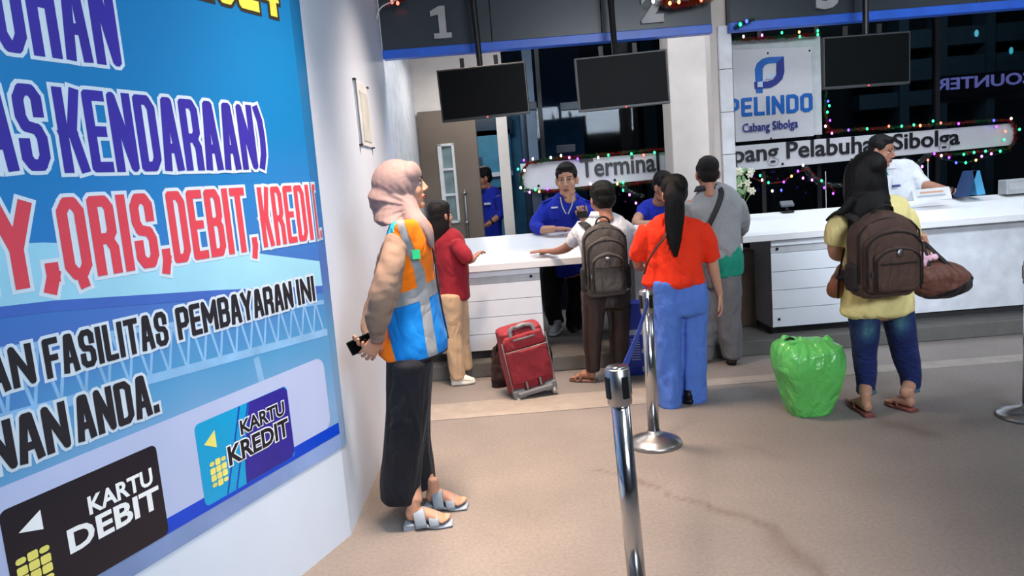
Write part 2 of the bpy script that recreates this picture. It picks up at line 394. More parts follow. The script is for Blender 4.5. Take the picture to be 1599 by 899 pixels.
# dim columns and beams added outside, imitating the hall reflected in the glass
fac = thing('reflection_facade', 'dim grey columns and beams added behind the night glass to imitate hall reflections', 'building', (4, 13, 0))
fm = mat('reflection_grey', (64, 84, 92), .8); fd = mat('reflection_dark', (8, 13, 18), .8)
g = Geo(); g.box((-3, 13.3, 0), (14, 13.5, 7)); g.build('wall', fd, fac)
for a_, b_ in ((1462, 1474), (1535, 1548), (1400, 1415), (1000, 1020), (852, 866)):
    p = at(a_, 120, 13); q = at(b_, 120, 13); g = Geo(); g.box((p.x, 12.9, 0), (q.x, 13.3, 7)); g.build('column', fm, fac)
for x_, y_, h_ in ((1450, 60, .3), (1450, 108, .35), (1450, 152, .25)):
    p = at(x_, y_, 13); g = Geo(); g.box((6.2, 12.95, p.z-h_/2), (13, 13.25, p.z+h_/2)); g.build('beam', fm, fac)
lit = thing('led_sign_reflection', 'reflection of a violet LED ticket counter sign, imitated by glowing mirrored letters behind the dark glass', 'sign', at(1530, 130, 12.8))  # glowing letters stand in for a sign reflected in the glass
g = Geo(); p = at(1460, 140, 12.85); q = at(1660, 118, 12.85); g.box((p.x, 12.8, p.z-.15), (q.x+.4, 12.86, q.z+.15-.0)); g.build('reflection_backing', mat('backing_black', (8, 8, 12), .5), lit)
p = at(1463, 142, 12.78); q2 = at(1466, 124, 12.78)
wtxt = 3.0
text('lettering', 'TICKET COUNTER', (p.x+wtxt, 12.78, p.z), (-1, 0, 0), (0, 0, 1), wtxt, .2, mat('reflected_led_violet', (150, 145, 220), emit=.6), lit, bold=.02, depth=.01)
for px, py, c in ((1525, 52, (120, 220, 230)), (1579, 79, (90, 210, 215))):
    p = at(px, py, 12.93); g = Geo(); g.ell(p, (.035, .02, .06)); tag(g.build('window_lamp', mat('lamp_cyan%d' % px, c, emit=1.2)), 'small cyan lamp glowing in the dark window, %s' % ('nearer the left column' if px < 1550 else 'right of the second column'), 'lamp')

# fascia over the counter
YF = 5.62
cnum = mat('brushed_number_steel', (152, 152, 156), .5, .2)
fas = mat('fascia_black_panel', (46, 55, 64), .28, var=.1, vscale=2, spec=.35)
blue = mat('blue_trim', (18, 92, 210), .35)
fx0 = -.807; fx1 = at(1112, 46, YF).x; fx2 = at(1140, 46, YF).x; zb = 2.465
def fascia(xa, xb, label):
    t_ = thing('fascia_board', label, 'fascia', ((xa+xb)/2, YF, zb))
    n = max(1, round((xb-xa)/.86)); st_ = (xb-xa)/n
    for k in range(n):
        g = Geo(); g.box((xa+k*st_+.002, YF, zb+.062), (xa+(k+1)*st_-.002, YF+.08, 3.45)); g.build('panel', fas, t_, bevel=.002)
    g = Geo(); g.box((xa, YF+.082, zb+.05), (xb, YF+.1, 3.45)); g.build('back_panel', fas, t_)
    g = Geo(); g.box((xa, YF-.006, zb), (xb, YF+.085, zb+.062)); g.build('blue_strip', blue, t_, bevel=.003)
    return t_
f1 = fascia(fx0, fx1, 'dark glossy fascia over the left counter with blue lower strip, numbers 1 and 2')
f2 = fascia(fx2, 7.2, 'dark glossy fascia right of the white column with blue lower strip, number 3')
for ch, px0, px1, py, par, h_ in (('1', 675, 708, 62, f1, .225), ('2', 1001, 1036, 38, f1, .24), ('3', 1272, 1308, 17, f2, .24)):
    p = at(px0, py, YF); q = at(px1, py, YF); g = None
    if ch == '1':
        w_ = q.x-p.x; pts = [(.12, 0), (.95, 0), (.95, .16), (.72, .16), (.72, 1), (.45, 1), (.02, .86), (.02, .7), (.38, .74), (.38, .16), (.12, .16)]
        g = Geo(); g.prism([(p.x+a_*w_, YF-.03, p.z+b_*h_) for a_, b_ in pts][::-1], (0, .03, 0)); g.build('number', cnum, par)
    else:
        text('number', ch, (p.x, YF, p.z), X3, Z3, q.x-p.x, h_, cnum, par, bold=.05, depth=.03)

# columns
g = Geo(); p = at(1043, 120, 7.0); q = at(1135, 120, 7.0); g.box((p.x, 6.95, 0), (q.x, 7.3, 3.45)); struct(g.build('wall_pillar', whitew, bevel=.01))
xc0 = at(1112, 150, 5.72).x; xc1 = at(1142, 150, 5.72).x; 
g = Geo(); g.box((xc0, 5.72, .93), (xc1, 5.86, 3.45)); struct(g.build('wall_column', whitew, bevel=.004))
zt = at(1128, 40, 5.7).z
xm = xc0+.055
yb_ = 5.70
for i in range(5):
    za = .95+(zt-.95)*i/5; zc = .95+(zt-.95)*(i+1)/5-.003
    g = Geo(); g.box((xm, yb_-.015, za), (xc1+.006, 5.72, zc)); struct(g.build('trim_%d' % (10+i), mat('white_trunking', (226, 228, 234), .4), bevel=.004))

# ------------------------------------------------------------------ platform and counter
plat = mat('platform_carpet', (96, 94, 92), .9, bump=(80, .4))
XL, XR = -.85, 7.0
g = Geo(); g.box((-.85, 5.68, 0), (XR, 7.75, .12)); struct(g.build('floor_platform', plat, bevel=.008))
lam = mat('white_laminate', (226, 228, 232), .32, var=.02)
lam2 = mat('board_laminate', (222, 228, 238), .4, var=.02)
YC = 5.75; YK = 6.45
XJ = at(1160, 372, YC).x
def worktop(xa, xb, zf, zk, label):
    g = Geo(); th = .055
    prof = [(YC, zf), (YC, zf-th), (YC+.05, zf-th), (YK, zk-th), (YK, zk)]
    g.prism([(xa, y, z) for y, z in prof], (xb-xa, 0, 0))
    o = g.build('worktop', lam, bevel=.004); tag(o, label, 'countertop'); return setorigin(o, (xa, YC, zf))
ZF1, ZK1, ZF2, ZK2 = .883, 1.05, .943, 1.062
worktop(-.805, XJ-.002, ZF1, ZK1, 'long white counter top on the left where the people in red and white lean')
worktop(XJ, XR, ZF2, ZK2, 'long white counter top on the right behind the woman in yellow')
def cabinet(xa, xb, ztop, label, key, left_key=None):
    t_ = thing('counter_cabinet', label, 'cabinet', ((xa+xb)/2, YC+.05, .12))
    g = Geo(); g.box((xa+.012, YC+.075, .19), (xb-.012, 6.3, ztop)); g.box((xa, YC+.06, .18), (xa+.018, 6.3, ztop)); g.box((xb-.018, YC+.06, .18), (xb, 6.3, ztop)); g.build('body', grey, t_)
    g = Geo(); g.box((xa+.02, YC+.12, .12), (xb-.02, 6.25, .19)); g.build('plinth', mat('plinth_grey', (70, 70, 72), .7), t_)
    z0 = .185; hgt = (ztop-.105-z0)/4
    for k in range(4):
        g = Geo(); g.box((xa, YC+.05, z0+k*hgt+.002), (xb, YC+.072, z0+(k+1)*hgt-.002)); g.build('board', lam2, t_, bevel=.002)
    g = Geo(); g.box((xa, YC+.055, ztop-.105+.002), (xb, YC+.074, ztop-.05)); g.build('rail', grey if False else mat('rail_laminate', (185, 189, 196), .4), t_)
    g = Geo(); g.box((xa, YC+.04, ztop-.048), (xb, YC+.074, ztop-.001)); g.build('top_rail', lam2, t_, bevel=.002)
    for kx, kz in key:
        g = Geo(); g.lathe((kx, YC+.052, kz), [(.011, 0), (.011, .008), (.006, .012)], 14, (0, -1, 0)); g.build('lock', dark, t_)
    return t_
xa = -.70; xb = at(846, 470, YC+.05).x
cabinet(xa, xb, ZF1-.056, 'white boarded counter cabinet behind the red suitcase', [(xb-.07, .757)])
xa2 = at(1205, 440, YC+.05).x; xb2 = at(1385, 440, YC+.05).x
cabinet(xa2, xb2, ZF2-.056, 'white boarded counter cabinet behind the green bag and brown backpack', [(xa2+.05, .815), (xa2+.05, .25)])
ld = tag(setorigin((lambda g: g.box((xb2+.004, YC+.09, .2), (XR, YC+.12, ZF2-.06)).build('front_panel', mat('plain_panel', (208, 212, 221), .45)))(Geo()), (xb2, YC+.1, .2)), 'plain white counter front panel to the right of the boarded cabinet', 'panel')
g = Geo(); g.box((xb2+.004, YC+.16, .12), (XR, YC+.19, .2)); tag(setorigin(g.build('kick_board', mat('plinth_grey', (70, 70, 72), .7)), (xb2, YC+.17, .12)), 'dark recessed kick board under the plain counter front', 'board')
# support panel under the counter, between the two cabinets
p = at(986, 400, 6.0); q = at(1012, 400, 6.0)
g = Geo(); g.box((p.x, 5.9, .12), (q.x, 6.3, ZF1-.058)); tag(setorigin(g.build('support_panel', grey), (p.x, 6.1, .12)), 'grey support panel under the counter between the white shirt and the orange blouse', 'panel')
g = Geo(); p = at(1128, 400, 6.3); q = at(1166, 500, 6.3); g.box((p.x, 6.2, .12), (q.x+.05, 6.5, .78)); tag(setorigin(g.build('storage_box', mat('brown_box', (78, 62, 52), .8, bump=(20, .4)), bevel=.01), (p.x, 6.35, .12)), 'dark brown box standing under the counter beside the right cabinet', 'box')

# ------------------------------------------------------------------ monitors on ceiling poles
scr = mat('off_screen', (4, 5, 8), .35, var=.05, spec=.05)
bez = mat('monitor_bezel', (14, 15, 18), .3)
def monitor(c1, c2, c3, c4, d, label, polex, screen=scr, bz=bez):
    P = [at(*c, d) for c in (c1, c2, c3, c4)]     # tl tr br bl
    cx = sum(p.x for p in P)/4; cz = sum(p.z for p in P)/4; w_ = (P[1].x-P[0].x+P[2].x-P[3].x)/2; h_ = (P[0].z-P[3].z+P[1].z-P[2].z)/2
    t_ = thing('monitor', label, 'monitor', (cx, d, cz), (0, math.atan2(-(P[1].z-P[0].z), w_)*1, 0))
    g = Geo(); g.box((-w_/2, 0, -h_/2), (w_/2, .035, h_/2)); g.box((-w_*.3, .035, -h_*.3), (w_*.3, .07, h_*.25)); g.build('housing', bz, t_, local=True, bevel=.004)
    g = Geo(); g.box((-w_/2+.012, -.003, -h_/2+.018), (w_/2-.012, .001, h_/2-.012)); g.build('screen', screen, t_, local=True)
    g = Geo(); g.ell((0+.01, -.004, -h_/2+.007), (.006, .004, .005)); g.build('power_led', mat('red_led', (255, 60, 50), emit=3), t_, local=True)
    for sx in (-.13, .11):
        g = Geo(); g.box((sx-.015, .04, h_*.2), (sx+.015, .055, h_/2+.07)); g.build('bracket', dark, t_, local=True)
    pb = at(polex[0], polex[1], d+.06); ptop = at(polex[2], 0, d+.06)
    g = Geo(); L = 3.45-cz; dx = (pb.x-cx)
    g.tube([(dx, .06, 0, .02, .02), (dx, .06, L, .026, .026)], sub=1, n=12, rnd=0); g.box((dx-.05, .02, L-.03), (dx+.05, .1, L)); g.box((dx-.09, .035, -.05), (dx+.09, .06, .05)); g.build('pole', dark, t_, local=True, smooth=False)
    return t_
monitor((681, 110), (821, 95), (827, 176), (691, 193), 5.35, 'switched-off wall monitor on a black pole left of the others, above the brown door', (750, 95, 742))
monitor((898, 91), (1042, 76), (1046, 161), (903, 176), 5.35, 'switched-off dim monitor on a black pole beside the wide white pillar', (962, 95, 960), mat('dim_screen', (11, 13, 17), .4, spec=.06), mat('dim_bezel', (48, 52, 58), .4))
monitor((1284, 58), (1421, 48), (1423, 130), (1287, 140), 5.35, 'switched-off dark monitor right of the blue leaf logo board', (1352, 95, 1350), mat('dim_screen3', (3, 6, 8), .4, spec=.06), mat('dim_bezel3', (30, 36, 42), .4))

# ------------------------------------------------------------------ signs on the glass
YS = 7.72
def board(name, label, c, th, m, cat='sign'):
    P = [at(x, y, YS) for x, y in c]; t_ = thing(name, label, cat, sum(P, Vector())/4)
    g = Geo(); g.prism(P[::-1], (0, th, 0)); g.build('board', m, t_, bevel=.003); return t_, P
acr = mat('white_acrylic', (208, 208, 214), .35, var=.03)
t1, P = board('name_board', 'long white terminal name board with black lettering edged in coloured lights', ((812, 256), (1583, 192), (1584, 226), (818, 300)), .02, acr)
ltr = mat('black_lettering', (24, 24, 30), .4)
def sign_text(txt, x0, yb0, x1, yb1, cap, m, par, bold=.012, hfull=None, Yd=YS-.002):
    a = at(x0, yb0, Yd); b = at(x1, yb1, Yd); ux = (b-a).normalized(); uy = ux.cross(Vector((0, -1, 0))).normalized()
    if uy.z < 0: uy = -uy
    return text('lettering', txt, a, ux, uy, (b-a).length, cap, m, par, bold=bold, depth=.012)
s1 = 1155/YS
for w_, xa_, ya_, xb_, yb2, hp_ in (('Terminal', 907, 278, 1030, 267, 29), ('Penumpang', 1041, 272, 1216, 257, 34), ('Pelabuhan', 1228, 248, 1381, 236, 26), ('Sibolga', 1394, 242, 1498, 233, 32)):
    sign_text(w_, xa_, ya_, xb_, yb2, hp_/s1, ltr, t1, bold=.018)
for px, py in ((841, 290), (960, 281), (1222, 256), (1330, 249)):
    p = at(px, py, YS-.004); g = Geo(); g.ell(p, (.014, .006, .014)); g.build('screw', dark, t1)
t2, P2 = board('logo_board', 'white port company board with blue leaf emblem hung above the name board', ((1141, 63), (1281, 56), (1284, 210), (1149, 219)), .02, mat('backing_white', (196, 202, 206), .5))
YL = YS-.03
g = Geo(); g.prism([at(x, y, YL) for x, y in ((1143, 78), (1267, 73), (1271, 212), (1149, 222))][::-1], (0, .012, 0)); pl = g.build('plate', acr, t2, bevel=.002)
for px, py in ((1199, 83), (1264, 79), (1266, 147), (1204, 216)):
    g = Geo(); g.ell(at(px, py, YL-.002), (.01, .006, .01)); g.build('screw', dark, t2)
lb = mat('logo_blue', (10, 98, 186), .4); lb2 = mat('logo_navy', (30, 48, 140), .4)
# leaf emblem: ring made of an upper light half and a lower navy half
def emb(pts_o, m, dy=0): 
    g = Geo(); g.prism([at(x, y, YL-.006-dy) for x, y in pts_o][::-1], (0, .008, 0)); return g.build('emblem', m, t2)
emb([(1181, 145), (1179, 108), (1182, 99), (1190, 92), (1200, 89), (1224, 88), (1213, 98), (1200, 99), (1194, 102), (1191, 108), (1191, 145)], lb)
emb([(1224, 88), (1225, 112), (1222, 123), (1213, 132), (1203, 137), (1179, 139), (1178, 128), (1198, 127), (1207, 124), (1212, 118), (1213, 98)], lb2, .003)
emb([(1183, 136), (1183, 128), (1191, 127), (1191, 136)], mat('logo_pale', (190, 210, 235), .4), .008)
emb([(1195, 124), (1199, 118), (1207, 114), (1213, 113), (1210, 119), (1203, 123)], mat('logo_pale', (190, 210, 235), .4), .008)
# company word in thick rounded strokes
# ------------------------------------------------------------------ block lettering (strokes in a unit box)
GL = {
 'A': (1, [[(0, 0), (.36, 1), (.64, 1), (1, 0)], [(.2, .28), (.8, .28)]]),
 'B': (1, [[(0, 0), (0, 1), (.75, 1), (1, .9), (1, .62), (.8, .52), (0, .52)], [(.8, .52), (1, .42), (1, .1), (.75, 0), (0, 0)]]),
 'C': (1, [[(1, .75), (1, .9), (.75, 1), (.25, 1), (0, .9), (0, .1), (.25, 0), (.75, 0), (1, .1), (1, .25)]]),
 'D': (1, [[(0, 0), (0, 1), (.7, 1), (1, .88), (1, .12), (.7, 0), (0, 0)]]),
 'E': (.85, [[(1, 1), (0, 1), (0, 0), (1, 0)], [(0, .5), (.85, .5)]]),
 'F': (.85, [[(1, 1), (0, 1), (0, 0)], [(0, .5), (.85, .5)]]),
 'H': (1, [[(0, 0), (0, 1)], [(1, 0), (1, 1)], [(0, .5), (1, .5)]]),
 'I': (0, [[(0, 0), (0, 1)]]),
 'K': (1, [[(0, 0), (0, 1)], [(1, 1), (.55, .5), (1, 0)], [(0, .45), (.55, .5)]]),
 'L': (.8, [[(0, 1), (0, 0), (1, 0)]]),
 'M': (1.5, [[(0, 0), (0, 1), (.5, .3), (1, 1), (1, 0)]]),
 'N': (1.05, [[(0, 0), (0, 1), (1, 0), (1, 1)]]),
 'O': (1, [[(.3, 0), (0, .12), (0, .88), (.3, 1), (.7, 1), (1, .88), (1, .12), (.7, 0), (.3, 0)]]),
 'P': (1, [[(0, 0), (0, 1), (.75, 1), (1, .9), (1, .52), (.75, .42), (0, .42)]]),
 'Q': (1, [[(.3, 0), (0, .12), (0, .88), (.3, 1), (.7, 1), (1, .88), (1, .12), (.7, 0), (.3, 0)], [(.55, 0), (.65, -.13)]]),
 'R': (1, [[(0, 0), (0, 1), (.75, 1), (1, .9), (1, .55), (.75, .45), (0, .45)], [(.7, .45), (1, .3), (1, 0)]]),
 'S': (1, [[(1, .72), (1, .9), (.75, 1), (.25, 1), (0, .88), (0, .65), (.2, .52), (.8, .48), (1, .36), (1, .12), (.75, 0), (.25, 0), (0, .1), (0, .28)]]),
 'T': (1, [[(0, 1), (1, 1)], [(.5, 1), (.5, 0)]]),
 'U': (1, [[(0, 1), (0, .12), (.3, 0), (.7, 0), (1, .12), (1, 1)]]),
 'Y': (1.1, [[(0, 1), (.5, .45), (1, 1)], [(.5, .45), (.5, 0)]]),
 ')': (.35, [[(0, 1), (.8, .8), (1, .5), (.8, .2), (0, 0)]]),
 ',': (0, [[(0, .02), (0, .1)], [(0, 0), (-.15, -.14)]]),
 '.': (0, [[(0, 0), (0, .04)]]),
 '0': (1, [[(.3, 0), (0, .12), (0, .88), (.3, 1), (.7, 1), (1, .88), (1, .12), (.7, 0), (.3, 0)]]),
 '2': (1, [[(0, .8), (.2, 1), (.8, 1), (1, .85), (1, .6), (0, .15), (0, 0), (1, 0)]]),
 '4': (1, [[(.75, 0), (.75, 1)], [(.75, 1), (0, .4), (0, .28), (1, .28)]]),
}
def strokes(txt, cw, h, t, gap):
    """list of polylines and total width; cw = centre-line width of a unit glyph"""
    x = t/2; out = []
    for ch in txt:
        if ch == ' ': x += cw*.75; continue
        w, st_ = GL[ch]; w *= cw
        for pl_ in st_: out.append([(x+a[0]*(w or cw), t/2+a[1]*(h-t)) for a in pl_])
        x += w+t+gap
    return out, x-t/2-gap
def stroke_polys(lines, t, e):
    """convex pieces: bars reaching e beyond free ends, octagons at the joints"""
    out = []
    for pl_ in lines:
        P = [np.array(p) for p in pl_]; closed = np.allclose(P[0], P[-1]); r = t/2
        for i, (a, b) in enumerate(zip(P, P[1:])):
            d = b-a; d = d/(np.linalg.norm(d)+1e-9); n = np.array([-d[1], d[0]])
            A = a-d*e if (i == 0 and not closed) else a; B = b+d*e if (i == len(P)-2 and not closed) else b
            out.append([A-n*r, B-n*r, B+n*r, A+n*r])
        for q in (P[1:-1]+([P[0]] if closed else [])):
            out.append([q+r*1.06*np.array([math.cos(math.radians(22.5+45*k)), math.sin(math.radians(22.5+45*k))]) for k in range(8)])
    return out
def lettering(txt, sA, sB, z0, z1, m, mo, par, t=.36, o=.011, gap=.012, slope=0, lay=.004):
    """block word on the banner from sA to sB (banner metres), baseline z0, cap z1"""
    h = z1-z0; tot = sB-sA; lo, hi = .005, .4
    for _ in range(30):
        cw = (lo+hi)/2; tk = min(cw*t/(1-t), h*.17); _, wd_ = strokes(txt, cw, h, tk, gap)
        if wd_ > tot: hi = cw
        else: lo = cw
    lines, _ = strokes(txt, cw, h, tk, gap)
    for mm, T_, e, off in ((mo, tk+2*o, tk/2+o, lay), (m, tk, tk/2, lay+.0011)):
        if mm is None: continue
        g = Geo()
        for k, P in enumerate(stroke_polys(lines, T_, e)):
            g.add([bp(sA+p[0], z0+p[1]+slope*p[0], off+k*.000007) for p in P], [tuple(range(len(P)))])
        g.build('lettering' if mm is m else 'lettering_outline', mm, par)

ban = thing('banner', 'large blue printed payment banner on the near white partition', 'banner', bp(-.5, .3))
# cloth: flat run + wrap on to the side wall
bm_ = banner_mat()
g = Geo(); ss = [-3.4, -2.4, -1.6, -1.2, -.8, -.4, -.15, 0, .04, .09]; zz = [.41, .8, 1.2, 1.6, 2.0, 2.4, 2.8, 3.1]
def edge(z): return .085+.035*z
pts = []
ss = [s for s in ss if s <= 0]+[.5, 1]
for s in ss:
    for z in zz:
        q = s if s <= 0 else s*edge(z)
        pts.append(bp(q, z-.02*(s > 0)*s, .003))
g.add(pts, [((i)*len(zz)+j, (i+1)*len(zz)+j, (i+1)*len(zz)+j+1, i*len(zz)+j+1) for i in range(len(ss)-1) for j in range(len(zz)-1)])
cl = g.build('cloth', bm_, ban)
def patch(pts, m, lay, name='print', seg=1):
    g = Geo(); v = [bp(s, z, lay) for s, z in pts]; g.add(v, [tuple(range(len(v)))]); return g.build(name, m, ban)
pale = mat('print_pale', (140, 196, 222), .5, var=.1, vscale=3)
pale2 = mat('print_lilac', (168, 182, 220), .5, var=.06, vscale=2)
steel_ = mat('print_truss', (122, 170, 215), .5, var=.15)
deep = mat('print_deep', (58, 96, 180), .5, var=.12, vscale=3)
# pale roof band of the printed pier, behind the red line
patch([(-3, 1.62), (-1.5, 1.46), (-1.2, 1.44), (-.6, 1.36), (-.001, 1.235), (-.001, 1.13), (-.6, 1.21), (-1.2, 1.28), (-3, 1.40)], pale, .0036)
patch([(-3, 1.40), (-1.2, 1.28), (-.6, 1.21), (-.001, 1.13), (-.001, 1.10), (-.6, 1.18), (-1.2, 1.25), (-3, 1.37)], deep, .0037)
# truss bridge printed below
def bar(a, b, w_, m, lay):
    a = np.array(a); b = np.array(b); d = (b-a)/np.linalg.norm(b-a); n = np.array([-d[1], d[0]])*w_/2; patch([tuple(a+n), tuple(a-n), tuple(b-n), tuple(b+n)], m, lay)
bar((-2.4, 1.27), (-.004, 1.06), .018, steel_, .0034); bar((-2.4, 1.06), (-.004, .93), .03, steel_, .0034)
g = Geo(); k = 0
for i in range(26):
    s = -1.9+i*.075; zt_ = 1.27-(s+2.4)/2.4*.21; zb_ = 1.06-(s+2.4)/2.4*.13
    for (a, b) in (((s, zb_), (s+.037, zt_)), ((s+.037, zt_), (s+.074, zb_))):
        if b[0] > -.01: continue
        a = np.array(a); b = np.array(b); d = (b-a)/np.linalg.norm(b-a); n = np.array([-d[1], d[0]])*.005
        v = [bp(q[0], q[1], .0033) for q in (a+n, a-n, b-n, b+n)]; g.add(v, [(0, 1, 2, 3)])
g.build('print', steel_, ban)
bar((-.45, .93), (-.43, .78), .03, steel_, .0031)
# white card strip at the foot
def rrect(s0_, z0_, s1_, z1_, r, shear=0):
    out = []
    for (cx, cz, a0) in ((s1_-r, z1_-r, 0), (s0_+r, z1_-r, 90), (s0_+r, z0_+r, 180), (s1_-r, z0_+r, 270)):
        for k in range(5):
            a = math.radians(a0+k*22.5); out.append((cx+r*math.cos(a), cz+r*math.sin(a)))
    return out
patch(rrect(-3.2, .52, -.055, .835, .05), pale2, .0038)
navy = mat('print_stripe', (0, 62, 196), .45, var=.05)
patch([(-3.3, .475), (-.001, .475), (-.001, .525), (-3.3, .525)], navy, .0042)
patch([(-3.3, .41), (-.001, .41), (-.001, .475), (-3.3, .475)], mat('print_foot', (120, 145, 195), .5, var=.2, vscale=3), .0034)
cardk = mat('print_card_black', (20, 17, 30), .4)
cyan = mat('print_cyan', (0, 150, 205), .4, var=.08, vscale=2); ind = mat('print_indigo', (42, 34, 140), .4); yel = mat('print_yellow', (222, 216, 112), .5); wht = mat('print_white', (226, 232, 238), .5, var=.02)
patch(rrect(-1.44, .475, -.945, .775, .02), cardk, .0045)
patch(rrect(-.785, .49, -.305, .78, .02), cyan, .0045)
patch([(-.47, .491), (-.325, .491), (-.306, .51), (-.306, .76), (-.325, .779), (-.47, .779), (-.52, .779), (-.575, .6), (-.585, .491)], ind, .005)
for a, b in ((-.60, .008), (-.555, .008)):
    bar((a-.08, .492), (a+.03, .778), b, mat('print_blue', (10, 60, 170), .4), .0052)
patch([(-1.40, .70), (-1.335, .735), (-1.335, .68)], wht, .0052)
patch([(-.755, .70), (-.70, .735), (-.70, .672)], yel, .0052)
for (cs, cz, sx, sz, nr) in ((-1.375, .585, .029, .024, 4), (-.705, .585, .024, .0225, 4)):
    for i in range(3):
        for j in range(nr):
            a = cs+(i-1)*sx*1.12; z_ = cz+(j-1.5)*sz*1.12
            if (i != 1 and j in (0, nr-1)): patch(rrect(a-sx/2, z_-sz/2+.004, a+sx/2, z_+sz/2-.003, .009), yel, .0054)
            else: patch(rrect(a-sx/2, z_-sz/2, a+sx/2, z_+sz/2, .005), yel, .0054)
def btext(txt, sA, z0, w_, h_, m, lay, bold, outline=None):
    for mm, bo, la in ((outline, bold+.05, lay), (m, bold, lay+.0006)):
        if mm is None: continue
        e = 0 if mm is m else h_*.07
        vs, fs = textgeo(txt, w_+2*e, h_+2*e, bo, .0002)
        fs = [f for f in fs if all(vs[i][2] > .0001 for i in f)]
        g = Geo(); g.add([bp(sA-e+float(v[0]), z0-e+float(v[1]), la) for v in vs], fs); g.build('lettering', mm, ban)
btext('KARTU', -1.20, .655, .225, .055, wht, .0052, .03)
btext('DEBIT', -1.275, .575, .315, .07, wht, .0052, .03)
btext('KARTU', -.58, .672, .245, .055, cardk, .0056, .03, wht)
btext('KREDIT', -.655, .585, .33, .07, cardk, .0056, .03, wht)
viol = mat('print_violet', (46, 36, 146), .5, var=.12, vscale=4); redp = mat('print_red', (196, 62, 78), .5, var=.04); blk = mat('print_black', (26, 25, 34), .5)
olp = mat('print_outline', (188, 204, 220), .5, var=.03)
def S_(px, py): return bs(px, py)[0]
lettering('UHAN', S_(-8, 60), S_(188, 95), 1.94, 2.235, viol, olp, ban, t=.38)
lettering('AS', S_(-22, 260), S_(80, 262), 1.632, 1.862, viol, olp, ban, t=.38)
lettering('KENDARAAN)', S_(98, 262), S_(418, 262), 1.625, 1.862, viol, olp, ban, t=.38, gap=.009)
lettering('EY,', S_(-75, 440), S_(92, 430), 1.325, 1.555, redp, olp, ban, t=.38)
lettering('QRIS,', S_(100, 420), S_(265, 400), 1.325, 1.558, redp, olp, ban, t=.38)
lettering('DEBIT,', S_(270, 400), S_(402, 390), 1.325, 1.56, redp, olp, ban, t=.38, gap=.01)
lettering('KREDIT.', S_(410, 380), .085, 1.33, 1.558, redp, olp, ban, t=.38, gap=.01)
z1a = bs(68, 529)[1]; z0a = bs(73, 592)[1]
lettering('AN', S_(-25, 600), S_(55, 590), z0a, z1a, blk, olp, ban, t=.36, gap=.006, o=.009)
lettering('FASILITAS', S_(72, 590), S_(263, 535), z0a, z1a, blk, olp, ban, t=.36, gap=.006, o=.009)
lettering('PEMBAYARAN', S_(278, 532), S_(458, 482), z0a+.003, z1a, blk, olp, ban, t=.36, gap=.005, o=.009)
lettering('INI', S_(465, 480), S_(492, 472), z0a+.005, z1a, blk, olp, ban, t=.36, gap=.007, o=.009)
z1b = bs(94, 626)[1]; z0b = bs(110, 696)[1]
lettering('NAN', S_(-20, 725), S_(110, 695), z0b, z1b, blk, olp, ban, t=.36, gap=.006, o=.009)
lettering('ANDA.', S_(119, 678), S_(246, 628), z0b, z1b, blk, olp, ban, t=.36, gap=.006, o=.009)
lettering('2024', S_(295, 0), S_(436, 25), 2.215, 2.45, mat('print_lime', (206, 208, 78), .5), mat('print_lime_edge', (48, 38, 30), .5), ban, t=.38, o=.012)
# company word on the logo board, same stroke font
def strokeword(txt, x0, y0, x1, y1, hpx, m, par, tr=.3, Yd=YL-.004):
    a = at(x0, y0, Yd); b = at(x1, y1, Yd); ux = (b-a).normalized(); uy = Vector((-ux.z, 0, ux.x)); L = (b-a).length; h = hpx/(1155/Yd)
    lo, hi = .01, .4; tk = h*.2
    for _ in range(30):
        cw = (lo+hi)/2; _, w_ = strokes(txt, cw, h, tk, h*.1)
        if w_ > L: hi = cw
        else: lo = cw
    segs, _ = strokes(txt, cw, h, tk, h*.1); g = Geo()
    for i, P in enumerate(stroke_polys(segs, tk, tk/2)):
        g.prism([a+ux*float(p[0])+uy*float(p[1])+Vector((0, -i*.0001, 0)) for p in P][::-1], (0, .008, 0))
    g.build('lettering', m, par)
strokeword('PELINDO', 1136, 184, 1269, 174, 28, lb, t2)
sign_text('Cabang Sibolga', 1160, 211, 1246, 203, 17/s1, lb2, t2, bold=.005, Yd=YL-.004)

# acrylic brochure holder on the side wall
hold = thing('brochure_holder', 'narrow clear wall holder with clips fixed on the white side wall', 'holder', (-.807, 3.75, 1.9))
def wy(px, py):   # on the plane x = -.80
    v = ray(px, py); t = (-.80)/v.x; return Vector((0, 0, CH))+v*t
A1 = wy(553, 123); A2 = wy(572, 128); A3 = wy(562, 225); 
g = Geo(); g.box((-.806, A1.y, A3.z), (-.80, A2.y, A1.z)); g.build('back_plate', mat('clear_acrylic', (222, 226, 232), .25), hold)
g = Geo(); g.box((-.80, A1.y+.12, A3.z+.03), (-.797, A2.y-.04, A1.z-.05)); g.build('card', mat('grey_card', (186, 192, 192), .5), hold)
g = Geo(); g.box((-.80, A1.y-.004, A3.z), (-.79, A1.y, A1.z)); g.build('edge', mat('holder_edge', (120, 122, 124), .4), hold)
for yy in (A1.y, A2.y):
    for zz_ in (A1.z, A3.z):
        g = Geo(); g.box((-.807, yy-.02, zz_-.006), (-.79, yy+.015, zz_+.003)); g.build('clip', dark, hold)
